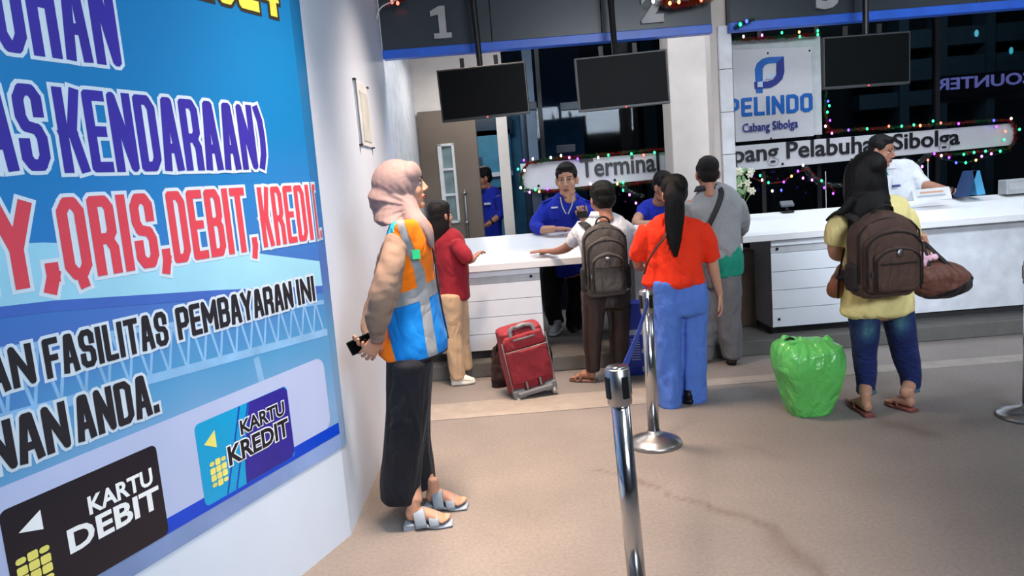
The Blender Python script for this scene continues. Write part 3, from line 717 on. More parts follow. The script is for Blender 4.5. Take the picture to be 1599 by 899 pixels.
# ------------------------------------------------------------------ people helpers
def skinmat(name, rgb): return mat(name, rgb, .55, var=.06, vscale=14, bump=(90, .08))
SK1 = skinmat('skin_light_brown', (184, 136, 112)); SK2 = skinmat('skin_brown', (160, 110, 88)); SK3 = skinmat('skin_tan', (170, 120, 98))
HAIR = mat('black_hair', (11, 9, 10), .5, bump=(60, .5), stretch=(6, 6, .6), var=.35, vscale=30, spec=.22)
HAIRB = mat('dark_brown_hair', (20, 14, 13), .5, bump=(60, .5), stretch=(6, 6, .6), var=.35, vscale=30, spec=.25)
EYEW = mat('eye_white', (215, 210, 205), .3); EYED = mat('eye_dark', (22, 15, 12), .2); LIP = mat('lip', (128, 70, 66), .5); BROW = mat('brow', (28, 22, 20), .8)

def fab(name, rgb, **k):
    k.setdefault('rough', .85); k.setdefault('bump', (220, .25)); k.setdefault('var', .08); k.setdefault('sheen', .05); k.setdefault('spec', .25); k.setdefault('fold', (5, .9, (1, 1, .6)))
    return mat(name, rgb, **k)

def T(Y, rows):
    """rows: (px, py, half width px, half depth m [, extra Y])  -> tube rows in metres"""
    out = []
    for r in rows:
        y = Y+(r[4] if len(r) > 4 else 0); p = at(r[0], r[1], y); out.append((p.x, p.y, p.z, r[2]*y/F, r[3]))
    return out
def shrink(rows, k=.82): return [(x, y, z, a*k, b*k) for x, y, z, a, b in rows]
def limb(pts, radii, flat=1.0):
    return [(p[0], p[1], p[2], r, r*flat) for p, r in zip(pts, radii)]

def headgeo(c, yaw, pitch=0, roll=0, s=1.0, face=True):
    """c = point between the ears; yaw 0 looks away from the camera (+Y), degrees, anticlockwise from above"""
    R = Euler((math.radians(pitch), math.radians(roll), math.radians(yaw)), 'XYZ').to_matrix()
    c = Vector(c); g = Geo()
    def P(x, y, z): return c+R@(Vector((x, y, z))*s)
    def E(x, y, z, a, b, d): g.ell(P(x, y, z), (a*s, b*s, d*s), R)
    E(0, -.012, .035, .074, .093, .082); E(0, .022, -.025, .065, .068, .080); E(0, .03, -.062, .054, .054, .050)
    E(0, .068, -.098, .024, .022, .02)
    for q in (-1, 1):
        E(q*.038, .05, -.028, .029, .03, .034); E(q*.034, .012, -.086, .026, .05, .026)
        g.ell(P(q*.078, -.004, -.008), (.011*s, .02*s, .033*s), R@Euler((math.radians(8), 0, q*.35)).to_matrix())
        E(q*.03, .077, .031, .022, .011, .008)
    g.tube([tuple(P(0, .078, .026))+(.009*s, .009*s), tuple(P(0, .094, 0))+(.011*s, .011*s), tuple(P(0, .105, -.022))+(.014*s, .013*s)], n=10, sub=2)
    for q in (-1, 1): E(q*.012, .094, -.027, .0095, .011, .008)
    E(0, .082, -.057, .026, .014, .015)
    g.tube([tuple(P(0, -.03, -.03))+(.052*s, .052*s), tuple(P(0, -.035, -.10))+(.05*s, .05*s), tuple(P(0, -.045, -.155))+(.058*s, .056*s)], side=R@Vector((1, 0, 0)), n=14)
    return g, P, R
def facebits(P, R, s, root, lids=True):
    for q in (-1, 1):
        g = Geo(); g.ell(P(q*.030, .074, .008), (.0135*s, .010*s, .0068*s), R, 12, 8); g.build('eye', EYEW, root, True)
        g = Geo(); g.ell(P(q*.030, .0815, .0075), (.0058*s, .0035*s, .0058*s), R, 10, 6); g.build('iris', EYED, root, True)
        g = Geo(); g.tube([tuple(P(q*.016, .0815, .015))+(.0022*s, .0022*s), tuple(P(q*.03, .086, .0185))+(.003*s, .003*s), tuple(P(q*.044, .077, .014))+(.002*s, .002*s)], n=6, sub=2); g.build('eyelid', BROW, root, True)
        g = Geo(); g.tube([tuple(P(q*.014, .0875, .033))+(.004*s, .003*s), tuple(P(q*.03, .0885, .039))+(.0045*s, .003*s), tuple(P(q*.05, .073, .034))+(.0025*s, .003*s)], n=6, sub=2); g.build('eyebrow', BROW, root, True)
    g = Geo(); g.tube([tuple(P(-.024, .085, -.058))+(.003*s, .002*s), tuple(P(0, .0975, -.0545))+(.006*s, .005*s), tuple(P(.024, .085, -.058))+(.003*s, .002*s)], side=R@Vector((0, 0, 1)), n=8, sub=3)
    g.tube([tuple(P(-.02, .086, -.064))+(.003*s, .002*s), tuple(P(0, .096, -.067))+(.007*s, .005*s), tuple(P(.02, .086, -.064))+(.003*s, .002*s)], side=R@Vector((0, 0, 1)), n=8, sub=3); g.build('lips', LIP, root, True)
def haircap(g, P, R, s, fringe=False, thick=1.0, long=False):
    k = thick
    g.ell(P(0, -.026, .054), (.082*s*k, .098*s*k, .083*s*k), R, 18, 12)
    g.ell(P(0, -.048, .005), (.076*s*k, .068*s*k, .078*s*k), R, 16, 10)
    for q in (-1, 1): g.ell(P(q*.064, .002, .045), (.018*s, .046*s, .036*s), R)
    g.ell(P(0, .026, .100), (.060*s, .048*s, .028*s), R)
    if fringe: 
        for q in (-.03, 0, .03): g.ell(P(q, .058, .098), (.024*s, .024*s, .020*s), R)

def handgeo(wr, d, n, side, curl=.35, s=1.0, spread=.12, thumb=.6):
    """wr wrist, d finger direction, n palm normal (palm faces n), side: thumb on +/- of cross(d,n)"""
    g = Geo(); wr = Vector(wr); d = Vector(d).normalized(); n = Vector(n); n = (n-d*n.dot(d)).normalized(); w = d.cross(n)*side
    def P(a, b, c): return wr+(d*a+w*b+n*c)*s
    g.tube([tuple(P(-.035, 0, 0))+(.026*s, .021*s), tuple(P(.01, .002, 0))+(.030*s, .018*s), tuple(P(.05, .002, 0))+(.041*s, .016*s), tuple(P(.085, 0, 0))+(.040*s, .013*s)], side=w, n=14, p=2.4)
    for i, (b, L, r) in enumerate(((.031, .070, .0092), (.0105, .078, .0095), (-.0105, .072, .009), (-.031, .056, .008))):
        base = P(.082-.004*abs(i-1), b, 0); dirv = d+w*spread*(1.5-i)*.6; dirv.normalize(); ang = curl*.6; pts = [tuple(base-dirv*.02*s)+(r*s, r*s), tuple(base)+(r*s, r*s)]; q = base
        for seg in (.45, .32, .25):
            v = dirv*math.cos(ang)+n*math.sin(ang); q = q+v*L*seg*s; pts.append(tuple(q)+(r*s*(.95 if seg > .3 else .82), r*s*(.95 if seg > .3 else .8))); ang += curl
        g.tube(pts, side=w, n=8, sub=2)
    b0 = P(.015, .026, .004); v = (d*.75+w*thumb+n*.25).normalized(); q1 = b0+v*.04*s; v2 = (d*.95+w*thumb*.4+n*.3).normalized(); q2 = q1+v2*.032*s; q3 = q2+v2*.022*s
    g.tube([tuple(b0)+(.014*s, .014*s), tuple(q1)+(.0115*s, .0115*s), tuple(q2)+(.0105*s, .0105*s), tuple(q3)+(.008*s, .008*s)], n=8, sub=2)
    return g
def footgeo(heel, toe, s=1.0, toes=True, ank=None):
    """bare foot resting at z of heel; heel & toe are ground points"""
    g = Geo(); h = Vector(heel); t = Vector(toe); L = (t-h).length; d = (t-h).normalized(); w = d.cross(Z3)
    def P(a, b, c): return h+d*a*L+w*b*s+Z3*c*s
    rows = [tuple(P(.08, 0, .034))+(.027*s, .03*s), tuple(P(.25, 0, .04))+(.03*s, .038*s), tuple(P(.5, 0, .034))+(.034*s, .032*s), tuple(P(.72, 0, .022))+(.043*s, .020*s), tuple(P(.82, 0, .016))+(.043*s, .014*s)]
    g.tube(rows, side=w, n=14)
    for i, (b, r, e) in enumerate(((-.03, .0135, 1.0), (-.008, .010, .99), (.009, .0095, .96), (.024, .009, .92), (.037, .0085, .87))):
        g.tube([tuple(P(.75, b, .014))+(r*s, r*s*.9), tuple(P(e-.03, b*1.05, .011))+(r*s, r*s*.9)], n=8, sub=2)
    a = Vector(ank) if ank else P(.2, 0, .12)
    g.tube([tuple(P(.2, 0, .04))+(.032*s, .034*s), tuple(a)+(.031*s, .034*s)], side=w, n=12)
    return g
def shoe(root, heel, toe, upper, sole, s=1.0, lace=None, name='shoe'):
    h = Vector(heel); t = Vector(toe); d = (t-h).normalized(); L = (t-h).length; w = d.cross(Z3)
    def P(a, c): return h+d*a*L+Z3*c*s
    g = Geo(); g.tube([tuple(P(.03, .02))+(.033*s, .02*s), tuple(P(.3, .02))+(.036*s, .02*s), tuple(P(.68, .018))+(.047*s, .018*s), tuple(P(.97, .02))+(.033*s, .016*s)], side=w, n=16, p=3)
    so = None
    u = Geo(); u.tube([tuple(P(.05, .055))+(.031*s, .04*s), tuple(P(.25, .06))+(.034*s, .045*s), tuple(P(.55, .048))+(.04*s, .034*s), tuple(P(.8, .036))+(.042*s, .022*s), tuple(P(.95, .032))+(.03*s, .015*s)], side=w, n=16)
    u.tube([tuple(P(.2, .06))+(.036*s, .036*s), tuple(P(.2, .10))+(.036*s, .042*s)], side=w, n=14)
    o = u.build(name, upper, root, True)
    g.build('sole', sole, o, True)
    if lace:
        l = Geo()
        for k in range(4):
            c = P(.42+.08*k, .088-.013*k); l.tube([tuple(c-w*.022*s)+(.003, .003), tuple(c+Z3*.004)+(.003, .003), tuple(c+w*.022*s)+(.003, .003)], n=6, sub=2)
        l.build('laces', lace, o, True)
    return o
def body(root, core, head, hands, feet, skin):
    parts = [(remesh(core, .012, 4), 0)]
    if head: parts.append((remesh(head, .0042, 3), 0))
    for h in hands: parts.append((remesh(h, .0032, 2), 0))
    for f in feet: parts.append((remesh(f, .0045, 2), 0))
    me = join(parts, 'body'); return link(me, 'body', skin, root, True)
def cloth(root, name, tubes, m, vox=.009, it=3, fold=None, side=(1, 0, 0), warp=None, n=18):
    g = Geo()
    for t in tubes:
        if isinstance(t, dict): g.tube(t['r'], side=t.get('side', side), n=n, p=t.get('p', 2.2), rnd=t.get('rnd', .3))
        else: g.tube(t, side=side, n=n, p=2.2, rnd=.3)
    return link(remesh(g, vox, it, fold, warp), name, m, root, True)
def strap(root, name, pts, w_, th, m, side=(1, 0, 0), local=False):
    g = Geo(); g.tube([(p[0], p[1], p[2], w_, th) for p in pts], side=side, n=10, p=4, rnd=0, sub=4); return g.build(name, m, root, True, local=local)
WR = lambda a, k=1: [(a, (2.2*k, 2.2*k, 1.1*k), 3), (a*.4, (6*k, 6*k, 3*k), 9)]

# =================================================================== woman in hijab and vest
Yh = 3.30
p1 = thing('person', 'woman in dusty pink headscarf and orange blue safety vest, hands behind her back', 'person', (at(640, 800, 3.3).x, 3.3, 0))
hd = at(632, 291, Yh)
hg, HP, HR = headgeo(hd, -84, pitch=2, s=.88)
core = Geo()
tv = T(Yh, [(630, 345, 26, .10), (638, 362, 36, .16), (641, 385, 37, .175), (641, 420, 38, .165), (644, 455, 41, .155), (648, 500, 46, .165), (649, 535, 53, .18), (640, 562, 54, .185)])
core.tube(shrink(tv[:6], .72)); core.tube(T(Yh, [(632, 300, 14, .045), (634, 350, 16, .05)]))
sleeveR = limb([at(622, 376, 3.16), at(612, 410, 3.10), at(600, 460, 3.08), at(590, 500, 3.10), at(590, 526, 3.14)], [.056, .058, .058, .054, .034])
sleeveL = limb([at(622, 376, 3.46), at(606, 430, 3.5), at(592, 480, 3.47), at(584, 515, 3.36), at(580, 532, 3.28)], [.06, .066, .066, .055, .034])
core.tube(shrink(sleeveR, .6)); core.tube(shrink(sleeveL, .6))
legN = T(3.22, [(640, 560, 36, .15), (637, 640, 33, .13), (631, 700, 31, .12), (626, 745, 32, .12), (626, 773, 32, .12)])
legF = T(3.40, [(645, 560, 33, .14), (642, 640, 30, .125), (645, 690, 27, .115), (650, 725, 28, .115), (652, 753, 29, .11)])
core.tube(shrink(legN, .6)); core.tube(shrink(legF, .6))
nh = atz(634, 814, .032); nt = atz(704, 812, .02); nh.z = .034; nt.z = .018
fh = atz(666, 784, .032); ft = atz(728, 786, .02); fh.z = .034; ft.z = .018
core.tube(limb([at(640, 740, 3.23), nh+Vector((.05, 0, .09))], [.045, .036])); core.tube(limb([at(654, 715, 3.40), fh+Vector((.02, 0, .09))], [.042, .034]))
hR = handgeo(at(587, 529, 3.14), at(575, 552, 3.16)-at(587, 529, 3.14), (-.3, 1, .1), 1, .45, .92)
hL = handgeo(at(582, 533, 3.26), at(560, 538, 3.18)-at(582, 533, 3.26), (.2, -.5, .8), -1, .5, .92)
body(p1, core, hg, [hR, hL], [footgeo(nh, nt, .92), footgeo(fh, ft, .92)], SK1)
facebits(HP, HR, .88, p1)
beige = fab('beige_blouse', (134, 112, 98), bump=(40, .1), fold=(4, .6, (1, 1, .5)))
cloth(p1, 'blouse', [sleeveR, sleeveL, T(Yh, [(632, 350, 24, .11), (640, 370, 34, .15), (642, 440, 34, .14), (646, 520, 36, .14)])], beige, .008, 3, [(.007, (3, 3, 4), 4), (.003, (7, 7, 8), 6)])
# wrist cuffs
for r_, y_ in ((at(590, 527, 3.14), 0), (at(580, 533, 3.28), 0)):
    g = Geo(); g.tube([tuple(r_+Vector((0, 0, .012)))+(.034, .034), tuple(r_+Vector((-.002, 0, -.018)))+(.031, .031)], n=16, rnd=.1); g.build('cuff', beige, p1, True)
cloth(p1, 'trousers', [legN, legF, T(Yh, [(641, 545, 38, .17), (640, 600, 36, .16), (638, 650, 32, .15)])], fab('black_trousers', (17, 20, 30), var=.15), .009, 3, [(.006, (5, 5, .8), 2)])
# vest, cut into colour fields along seams
vm = [fab('vest_orange', (226, 112, 10), bump=(150, .1)), fab('vest_blue', (0, 112, 192), bump=(150, .1)), fab('reflective_grey', (128, 132, 138), rough=.4, bump=(200, .1)), fab('vest_cyan', (20, 172, 200), bump=(150, .1)), fab('vest_binding', (22, 24, 34))]
g = Geo(); g.tube(tv, n=22, p=2.3, rnd=.1)
for y_ in (3.16, 3.44): g.tube(T(y_, [(632, 352, 24, .05), (634, 372, 30, .05), (636, 400, 30, .04)]), n=14)
vme = remesh(g, .0085, 3, [(.006, (2.5, 2.5, 2), 21), (.0025, (7, 7, 5), 22)])
bm = bmesh.new(); bm.from_mesh(vme)
def line(p, q):     # vertical plane through two photo points, running in depth
    a = at(*p, Yh-.12); b = at(*q, Yh-.12); d = b-a; nn = Vector((-d.z, 0, d.x)).normalized(); return a, nn
L_ = {'belt_t': line((600, 466), (690, 434)), 'belt_b': line((600, 486), (690, 458)), 'back': line((600, 500), (628, 578)), 'cy': line((622, 340), (600, 440)),
      'v1': line((622, 345), (648, 420)), 'v2': line((634, 345), (662, 420)), 'v3': line((648, 420), (672, 565)), 'v4': line((662, 420), (686, 560)), 'hem': line((578, 579), (698, 552)), 'hem2': line((577, 575), (698, 548)), 'arm': line((632, 368), (618, 452)), 'arm2': line((618, 452), (600, 505)), 'front': line((667, 372), (684, 440)), 'front2': line((684, 440), (699, 530))}
for k_, (co, no) in L_.items(): bmesh.ops.bisect_plane(bm, geom=bm.verts[:]+bm.edges[:]+bm.faces[:], plane_co=co, plane_no=no)
def side_(k_, c): co, no = L_[k_]; return (c-co).dot(no) > 0
kill = []
for f in bm.faces:
    c = f.calc_center_median(); 
    z_belt = at(640, 470, Yh-.12).z
    above_b = side_('belt_t', c); below = not side_('belt_b', c)
    if not side_('hem', c): kill.append(f); continue
    if above_b:
        k = 0
        v = side_('v1', c) and not side_('v2', c)
        if c.z > at(640, 420, Yh-.12).z:
            if v: k = 2
        else:
            if side_('v3', c) and not side_('v4', c): k = 2
        if not side_('cy', c): k = 3
    elif not below: k = 2
    else:
        k = 1
        if side_('v3', c) and not side_('v4', c): k = 2
        if not side_('back', c): k = 0
    if not side_('hem2', c): k = 4
    f.material_index = k
bmesh.ops.delete(bm, geom=kill, context='FACES')
parts_ = {}
for k in range(5):
    b2 = bm.copy(); bmesh.ops.delete(b2, geom=[f for f in b2.faces if f.material_index != k], context='FACES')
    if k == 2:
        b2.normal_update()
        for v in b2.verts: v.co += v.normal*.0012
    for f in b2.faces: f.material_index = 0
    me_ = bpy.data.meshes.new('vest%d' % k); b2.to_mesh(me_); b2.free(); parts_[k] = me_
bm.free()
vest = link(parts_[0], 'vest', vm[0], p1, True)
link(parts_[4], 'hem_binding', vm[4], vest, True); link(parts_[1], 'blue_panel', vm[1], vest, True); link(parts_[3], 'cyan_back_panel', vm[3], vest, True); link(parts_[2], 'reflective_strip', vm[2], vest, True)['label'] = 'grey reflective strips crossing the vest'
# hem and front binding, badge
g = Geo(); 
def onv(px, py, y): q = at(px, py, y); return q
g.tube([tuple(at(*q))+(.004, .004) for q in ((672, 374, 3.27), (678, 402, 3.28), (683, 440, 3.28), (692, 490, 3.28), (700, 528, 3.28))], n=8, rnd=0, sub=4)
g.build('binding', vm[4], vest, True)
g = Geo(); c = at(650, 397, 3.125); g.obox(c, (1, .1, 0), (0, 1, 0), (0, 0, 1), .017, .004, .02); g.build('badge', mat('green_badge', (40, 180, 120), .4), vest)
# headscarf
sc = Geo()
sc.ell(at(619, 288, Yh), (.112, .102, .112), Euler((0, math.radians(-14), 0)).to_matrix(), 20, 14)
sc.ell(at(607, 312, Yh), (.092, .105, .092), None, 16, 10)
sc.ell(at(641, 273, Yh), (.050, .088, .062), None, 16, 10)
sc.tube([tuple(at(*q))+(a_, b_) for q, a_, b_ in (((622, 305, Yh), .10, .10), ((617, 330, Yh), .092, .12), ((617, 346, Yh), .095, .155))], n=20, rnd=.15)
sc.tube([tuple(at(*q))+(a_, b_) for q, a_, b_ in (((634, 318, Yh-.03), .05, .07), ((642, 338, Yh-.08), .05, .05), ((654, 354, Yh-.11), .05, .045), ((667, 368, Yh-.11), .034, .034), ((674, 382, Yh-.10), .018, .02))], n=14)
def scarf_folds(co):
    c = np.array(at(652, 322, Yh)); v = co-c; r = np.sqrt(v[:, 0]**2+v[:, 2]**2)+1e-6; th = np.arctan2(v[:, 2], v[:, 0])+.5*noise3(co, (1.2, 1.2, 1.2), 31)*.3
    f = (1-2*np.abs(np.sin(th*8.5+co[:, 1]*3))**.7)*.5+np.sin(th*25+1+co[:, 1]*7)*.25
    amp = .010*np.clip(r/.12, 0, 1)*np.clip((.14-(co[:, 2]-c[2]))/.16, 0, 1)
    ce = np.array(at(617, 300, Yh)); n_ = co-ce; n_ /= np.linalg.norm(n_, axis=1)[:, None]
    return co+n_*(f*amp)[:, None]
scm = fab('dusty_pink_scarf', (138, 117, 116), rough=.7, bump=(120, .1), fold=(3.5, .3, (1, 1, 1)))
sme = remesh(sc, .006, 3, None, scarf_folds)
link(sme, 'headscarf', scm, p1, True)
# sandals: thick grey-blue soles, block heel, two straps
sgb = mat('greyblue_sandal', (140, 152, 166), .5)
for h_, t_ in ((nh, nt), (fh, ft)):
    d = (t_-h_); d.z = 0; L0 = d.length; d.normalize(); w = d.cross(Z3)
    def SP(a, b, z): return Vector((h_.x, h_.y, 0))+d*a*L0+w*b+Z3*z
    g = Geo(); g.tube([tuple(SP(-.02, 0, .022))+(.033, .008), tuple(SP(.3, 0, .02))+(.034, .008), tuple(SP(.7, 0, .008))+(.045, .008), tuple(SP(1.04, 0, .008))+(.032, .007)], side=w, n=16, p=3, rnd=.1); so = g.build('sandal', sgb, p1, True)
    g = Geo(); g.prism([SP(-.05, -.032, 0), SP(.22, -.03, 0), SP(.22, .03, 0), SP(-.05, .032, 0)], (0, 0, .024)); g.build('heel', sgb, so, bevel=.003)
    for a0, hh, ww in ((.36, .078, .026), (.66, .05, .022)):
        g = Geo(); rows = []
        for k in range(9):
            th = math.pi*k/8; rows.append(tuple(SP(a0-.05*math.sin(th), .043*math.cos(th), .014+hh*math.sin(th)**.8))+(ww, .0035))
        g.tube(rows, side=d, n=8, p=4, rnd=0, sub=2); g.build('strap', sgb, so, True)
ph = thing('phone', 'black phone held behind the back of the woman in the vest', 'phone', at(563, 537, 3.17))
g = Geo(); g.obox((0, 0, 0), (.93, 0, .36), (0, 1, 0), (-.36, 0, .93), .055, .009, .032); g.build('phone_case', dark, ph, local=True, bevel=.004)
g = Geo(); g.obox((0, -.0095, 0), (.93, 0, .36), (0, 1, 0), (-.36, 0, .93), .05, .001, .028); g.build('screen', black, ph, local=True)

# =================================================================== girl in dark red shirt
Yg = 5.55
p2 = thing('person', 'long-haired girl in dark red shirt and beige trousers leaning on the counter', 'person', (at(712, 600, Yg).x, Yg, 0))
hg, HP, HR = headgeo(at(689, 337, Yg), -52, s=.86)
core = Geo(); tor = T(Yg, [(697, 362, 14, .06), (700, 374, 24, .10), (704, 400, 26, .115), (707, 430, 24, .11), (709, 464, 25, .12)])
arm = limb([at(710, 378, Yg-.12), at(724, 396, Yg-.16), at(729, 407, Yg-.16)], [.05, .052, .042]); fore = limb([at(722, 400, Yg-.16), at(732, 406, Yg-.13), at(741, 403, Yg-.02)], [.036, .034, .022])
lg1 = T(Yg-.03, [(705, 460, 20, .11), (706, 500, 17, .09), (710, 550, 14, .075), (715, 590, 13, .07)]); lg2 = T(Yg+.12, [(713, 460, 17, .10), (718, 500, 14, .085), (722, 545, 12, .07), (727, 575, 11, .065)])
for t in (tor, lg1, lg2): core.tube(shrink(t, .75))
core.tube(fore); core.tube(shrink(arm, .7))
body(p2, core, hg, [handgeo(at(739, 404, Yg-.03), (.5, .5, .45), (0, -.3, -1), 1, .5, .85)], [], SK3)
facebits(HP, HR, .86, p2)
h = Geo(); haircap(h, HP, HR, .9, thick=1.02)
h.tube(T(Yg, [(686, 320, 17, .08), (685, 345, 18, .085), (685, 362, 16, .08), (680, 378, 10, .05), (677, 392, 5, .03)]), n=16)
link(remesh(h, .007, 2, [(.003, (14, 14, 1), 5)]), 'hair', HAIRB, p2, True)
cloth(p2, 'shirt', [tor, arm], fab('dark_red_shirt', (142, 30, 44)), .01, 3, WR(.009))
cloth(p2, 'trousers', [lg1, lg2], fab('beige_trousers', (196, 164, 132)), .01, 3, WR(.009))
wsh = mat('white_sneaker', (212, 208, 198), .6); 
a = atz(706, 602, 0); b = atz(742, 598, 0); shoe(p2, a, b, wsh, wsh, .95, dark, 'sneaker')
a = atz(726, 586, 0); b = atz(750, 585, 0); shoe(p2, a, b, wsh, wsh, .95, dark, 'sneaker')

# =================================================================== boy with backpack
Yb = 5.3
p3 = thing('person', 'boy in white shirt and dark brown trousers reaching over the counter', 'person', (at(935, 590, Yb).x, Yb, 0))
hg, HP, HR = headgeo(at(940, 312, Yb), 14, pitch=-6, s=1.0)
tor = T(Yb, [(940, 332, 13, .06), (941, 344, 34, .085), (943, 362, 44, .12), (945, 395, 40, .125), (946, 430, 37, .12), (946, 449, 36, .12)])
sl = limb([at(912, 352, Yb+.02), at(903, 365, Yb+.05), at(894, 377, Yb+.12)], [.062, .06, .056]); fo = limb([at(900, 372, Yb+.08), at(884, 387, Yb+.28), at(865, 393, Yb+.42), at(858, 392, Yb+.5)], [.042, .038, .027, .022])
sr = limb([at(972, 352, Yb+.02), at(984, 364, Yb+.05), at(990, 382, Yb+.1)], [.062, .06, .055]); fr2 = limb([at(989, 378, Yb+.1), at(986, 392, Yb+.25), at(975, 388, Yb+.5)], [.04, .034, .024])
lg1 = T(Yb, [(926, 452, 20, .11), (927, 480, 20, .105), (925, 530, 15, .085), (926, 578, 12, .07)]); lg2 = T(Yb+.12, [(965, 452, 20, .11), (967, 490, 19, .105), (966, 530, 15, .085), (966, 568, 13, .07)])
core = Geo()
for t in (tor, lg1, lg2, sl, sr): core.tube(shrink(t, .74))
core.tube(fo); core.tube(fr2)
fh1 = atz(930, 592, .02); ft1 = atz(893, 590, .02); fh2 = atz(962, 574, .02); ft2 = atz(972, 565, .02)+Vector((.03, .12, 0)); fh1.z = ft1.z = fh2.z = ft2.z = .02
body(p3, core, hg, [handgeo(at(860, 392, Yb+.49), (-1, .25, .05), (0, 0, -1), -1, .1, 1.05, .3)], [footgeo(fh1, ft1, .9), footgeo(fh2, ft2, .9)], SK2)
h = Geo(); haircap(h, HP, HR, 1.02, thick=1.06); link(remesh(h, .006, 2, [(.004, (9, 9, 5), 5)]), 'hair', HAIR, p3, True)
ws = fab('white_shirt', (208, 212, 220), bump=(120, .1))
cloth(p3, 'shirt', [tor, sl, sr], ws, .01, 3, WR(.009))
g = Geo(); g.tube(T(Yb, [(939, 330, 16, .062), (939, 340, 21, .075)]), n=18, rnd=0); g.build('collar', ws, p3, True)
cloth(p3, 'trousers', [lg1, lg2, T(Yb+.05, [(946, 440, 37, .12), (946, 475, 37, .13)])], mat('dark_brown_sheen', (44, 30, 27), .42, var=.2, bump=(100, .1)), .01, 3, WR(.009))
def sandal(root, h_, t_, m, w0=.042, toeloop=False):
    d = (t_-h_); d.z = 0; L0 = d.length; d.normalize(); w = d.cross(Z3)
    def SP(a, b, z): return Vector((h_.x, h_.y, 0))+d*a*L0+w*b+Z3*z
    g = Geo(); g.tube([tuple(SP(-.04, 0, .011))+(w0*.75, .011), tuple(SP(.4, 0, .011))+(w0*.85, .011), tuple(SP(.75, 0, .011))+(w0*1.1, .011), tuple(SP(1.05, 0, .011))+(w0*.7, .01)], side=w, n=16, p=3, rnd=.1); so = g.build('sandal', m, root, True)
    if toeloop:
        for q in (-1, 1):
            g = Geo(); g.tube([tuple(SP(.78, .0, .03))+(.006, .004), tuple(SP(.65, q*.025, .05))+(.007, .004), tuple(SP(.42, q*.042, .022))+(.007, .004)], n=8, rnd=0); g.build('strap', m, so, True)
    else:
        for a0, hh in ((.55, .062), (.78, .042)):
            g = Geo(); rows = [tuple(SP(a0, w0*math.cos(math.pi*k/8), .012+hh*math.sin(math.pi*k/8)))+(.011, .003) for k in range(9)]; g.tube(rows, side=d, n=8, p=4, rnd=0, sub=2); g.build('strap', m, so, True)
sand = mat('tan_sandal', (120, 84, 70), .6)
sandal(p3, fh1, ft1, sand); sandal(p3, fh2, ft2, sand)
g = Geo(); c = at(868, 392, Yb+.42); g.tube([tuple(c+Vector((-.006, 0, 0)))+(.028, .026), tuple(c+Vector((.008, -.003, 0)))+(.029, .027)], side=(0, 0, 1), n=16, rnd=0); g.build('wristband', mat('band_grey', (150, 150, 155), .4), p3, True)

# =================================================================== woman in orange blouse
Yo = 4.65
p4 = thing('person', 'woman with long ponytail in orange blouse and wide blue trousers, seen from behind', 'person', (at(1060, 630, Yo).x, Yo, 0))
hg, HP, HR = headgeo(at(1052, 303, Yo), 8, s=.90)
tor = T(Yo, [(1051, 334, 14, .055), (1051, 345, 40, .085), (1052, 362, 49, .12), (1052, 395, 44, .125), (1051, 425, 46, .13), (1051, 441, 49, .135)])
sl = limb([at(1012, 358, Yo), at(1002, 380, Yo+.02), at(996, 400, Yo+.06)], [.066, .070, .062]); sr = limb([at(1092, 356, Yo), at(1104, 380, Yo), at(1111, 404, Yo+.01)], [.066, .066, .060])
fl_ = limb([at(998, 392, Yo+.06), at(996, 410, Yo+.12), at(1000, 418, Yo+.3)], [.042, .036, .026]); frr = limb([at(1110, 398, Yo+.01), at(1116, 430, Yo+.02), at(1124, 462, Yo+.05)], [.042, .036, .024])
lg1 = T(Yo, [(1036, 438, 26, .13), (1037, 480, 27, .13), (1038, 540, 25, .12), (1041, 600, 21, .12), (1042, 629, 20, .12)]); lg2 = T(Yo+.06, [(1076, 438, 26, .13), (1078, 480, 27, .13), (1078, 540, 26, .12), (1080, 600, 23, .12), (1080, 630, 22, .12)])
core = Geo()
for t in (tor, lg1, lg2, sl, sr): core.tube(shrink(t, .74))
core.tube(fl_); core.tube(frr)
body(p4, core, hg, [handgeo(at(1123, 460, Yo+.05), (.12, .1, -1), (-1, .1, 0), -1, .35, .95), handgeo(at(1000, 418, Yo+.28), (.1, 1, .1), (0, 0, -1), -1, .3, .9)], [], SK1)
h = Geo(); haircap(h, HP, HR, .93, thick=1.06)
h.ell(at(1052, 296, Yo-.09), (.03, .035, .03))
h.tube(T(Yo-.13, [(1050, 288, 8, .03, .03), (1052, 305, 15, .04), (1054, 330, 16, .04), (1053, 360, 14, .035), (1053, 380, 10, .03), (1055, 400, 3, .012)]), n=14)
link(remesh(h, .006, 2, [(.0035, (16, 16, 1.2), 5)]), 'hair', HAIR, p4, True)
cloth(p4, 'blouse', [tor, sl, sr], fab('orange_red_blouse', (232, 50, 20), bump=(60, .2)), .009, 3, [(.008, (4, 4, 2.2), 41), (.003, (9, 9, 4), 42)])
cloth(p4, 'trousers', [lg1, lg2, T(Yo+.03, [(1052, 432, 45, .13), (1055, 460, 50, .15), (1056, 485, 48, .14)])], fab('blue_wide_trousers', (80, 116, 196), bump=(120, .15)), .009, 3, [(.012, (5, 5, .9), 43), (.004, (10, 10, 3.5), 44)])
for a_, b_, in (((1046, 630), (1038, 628)), ((1076, 634), (1094, 630))):
    shoe(p4, atz(a_[0], a_[1], 0)+Vector((0, .03, 0)), atz(*b_, 0)+Vector((.02, .16, 0)), dark, dark, .9, None, 'black_shoe')
sb = thing('sling_bag', 'thin brown bag strap across the back of the orange blouse', 'bag', at(1028, 385, Yo-.14))
strap(sb, 'strap', [at(1044, 352, Yo-.118), at(1038, 370, Yo-.142), at(1024, 388, Yo-.142), at(1012, 408, Yo-.132), at(1006, 428, Yo-.09)], .007, .003, mat('brown_strap', (84, 40, 28), .6), (1, 0, .3))

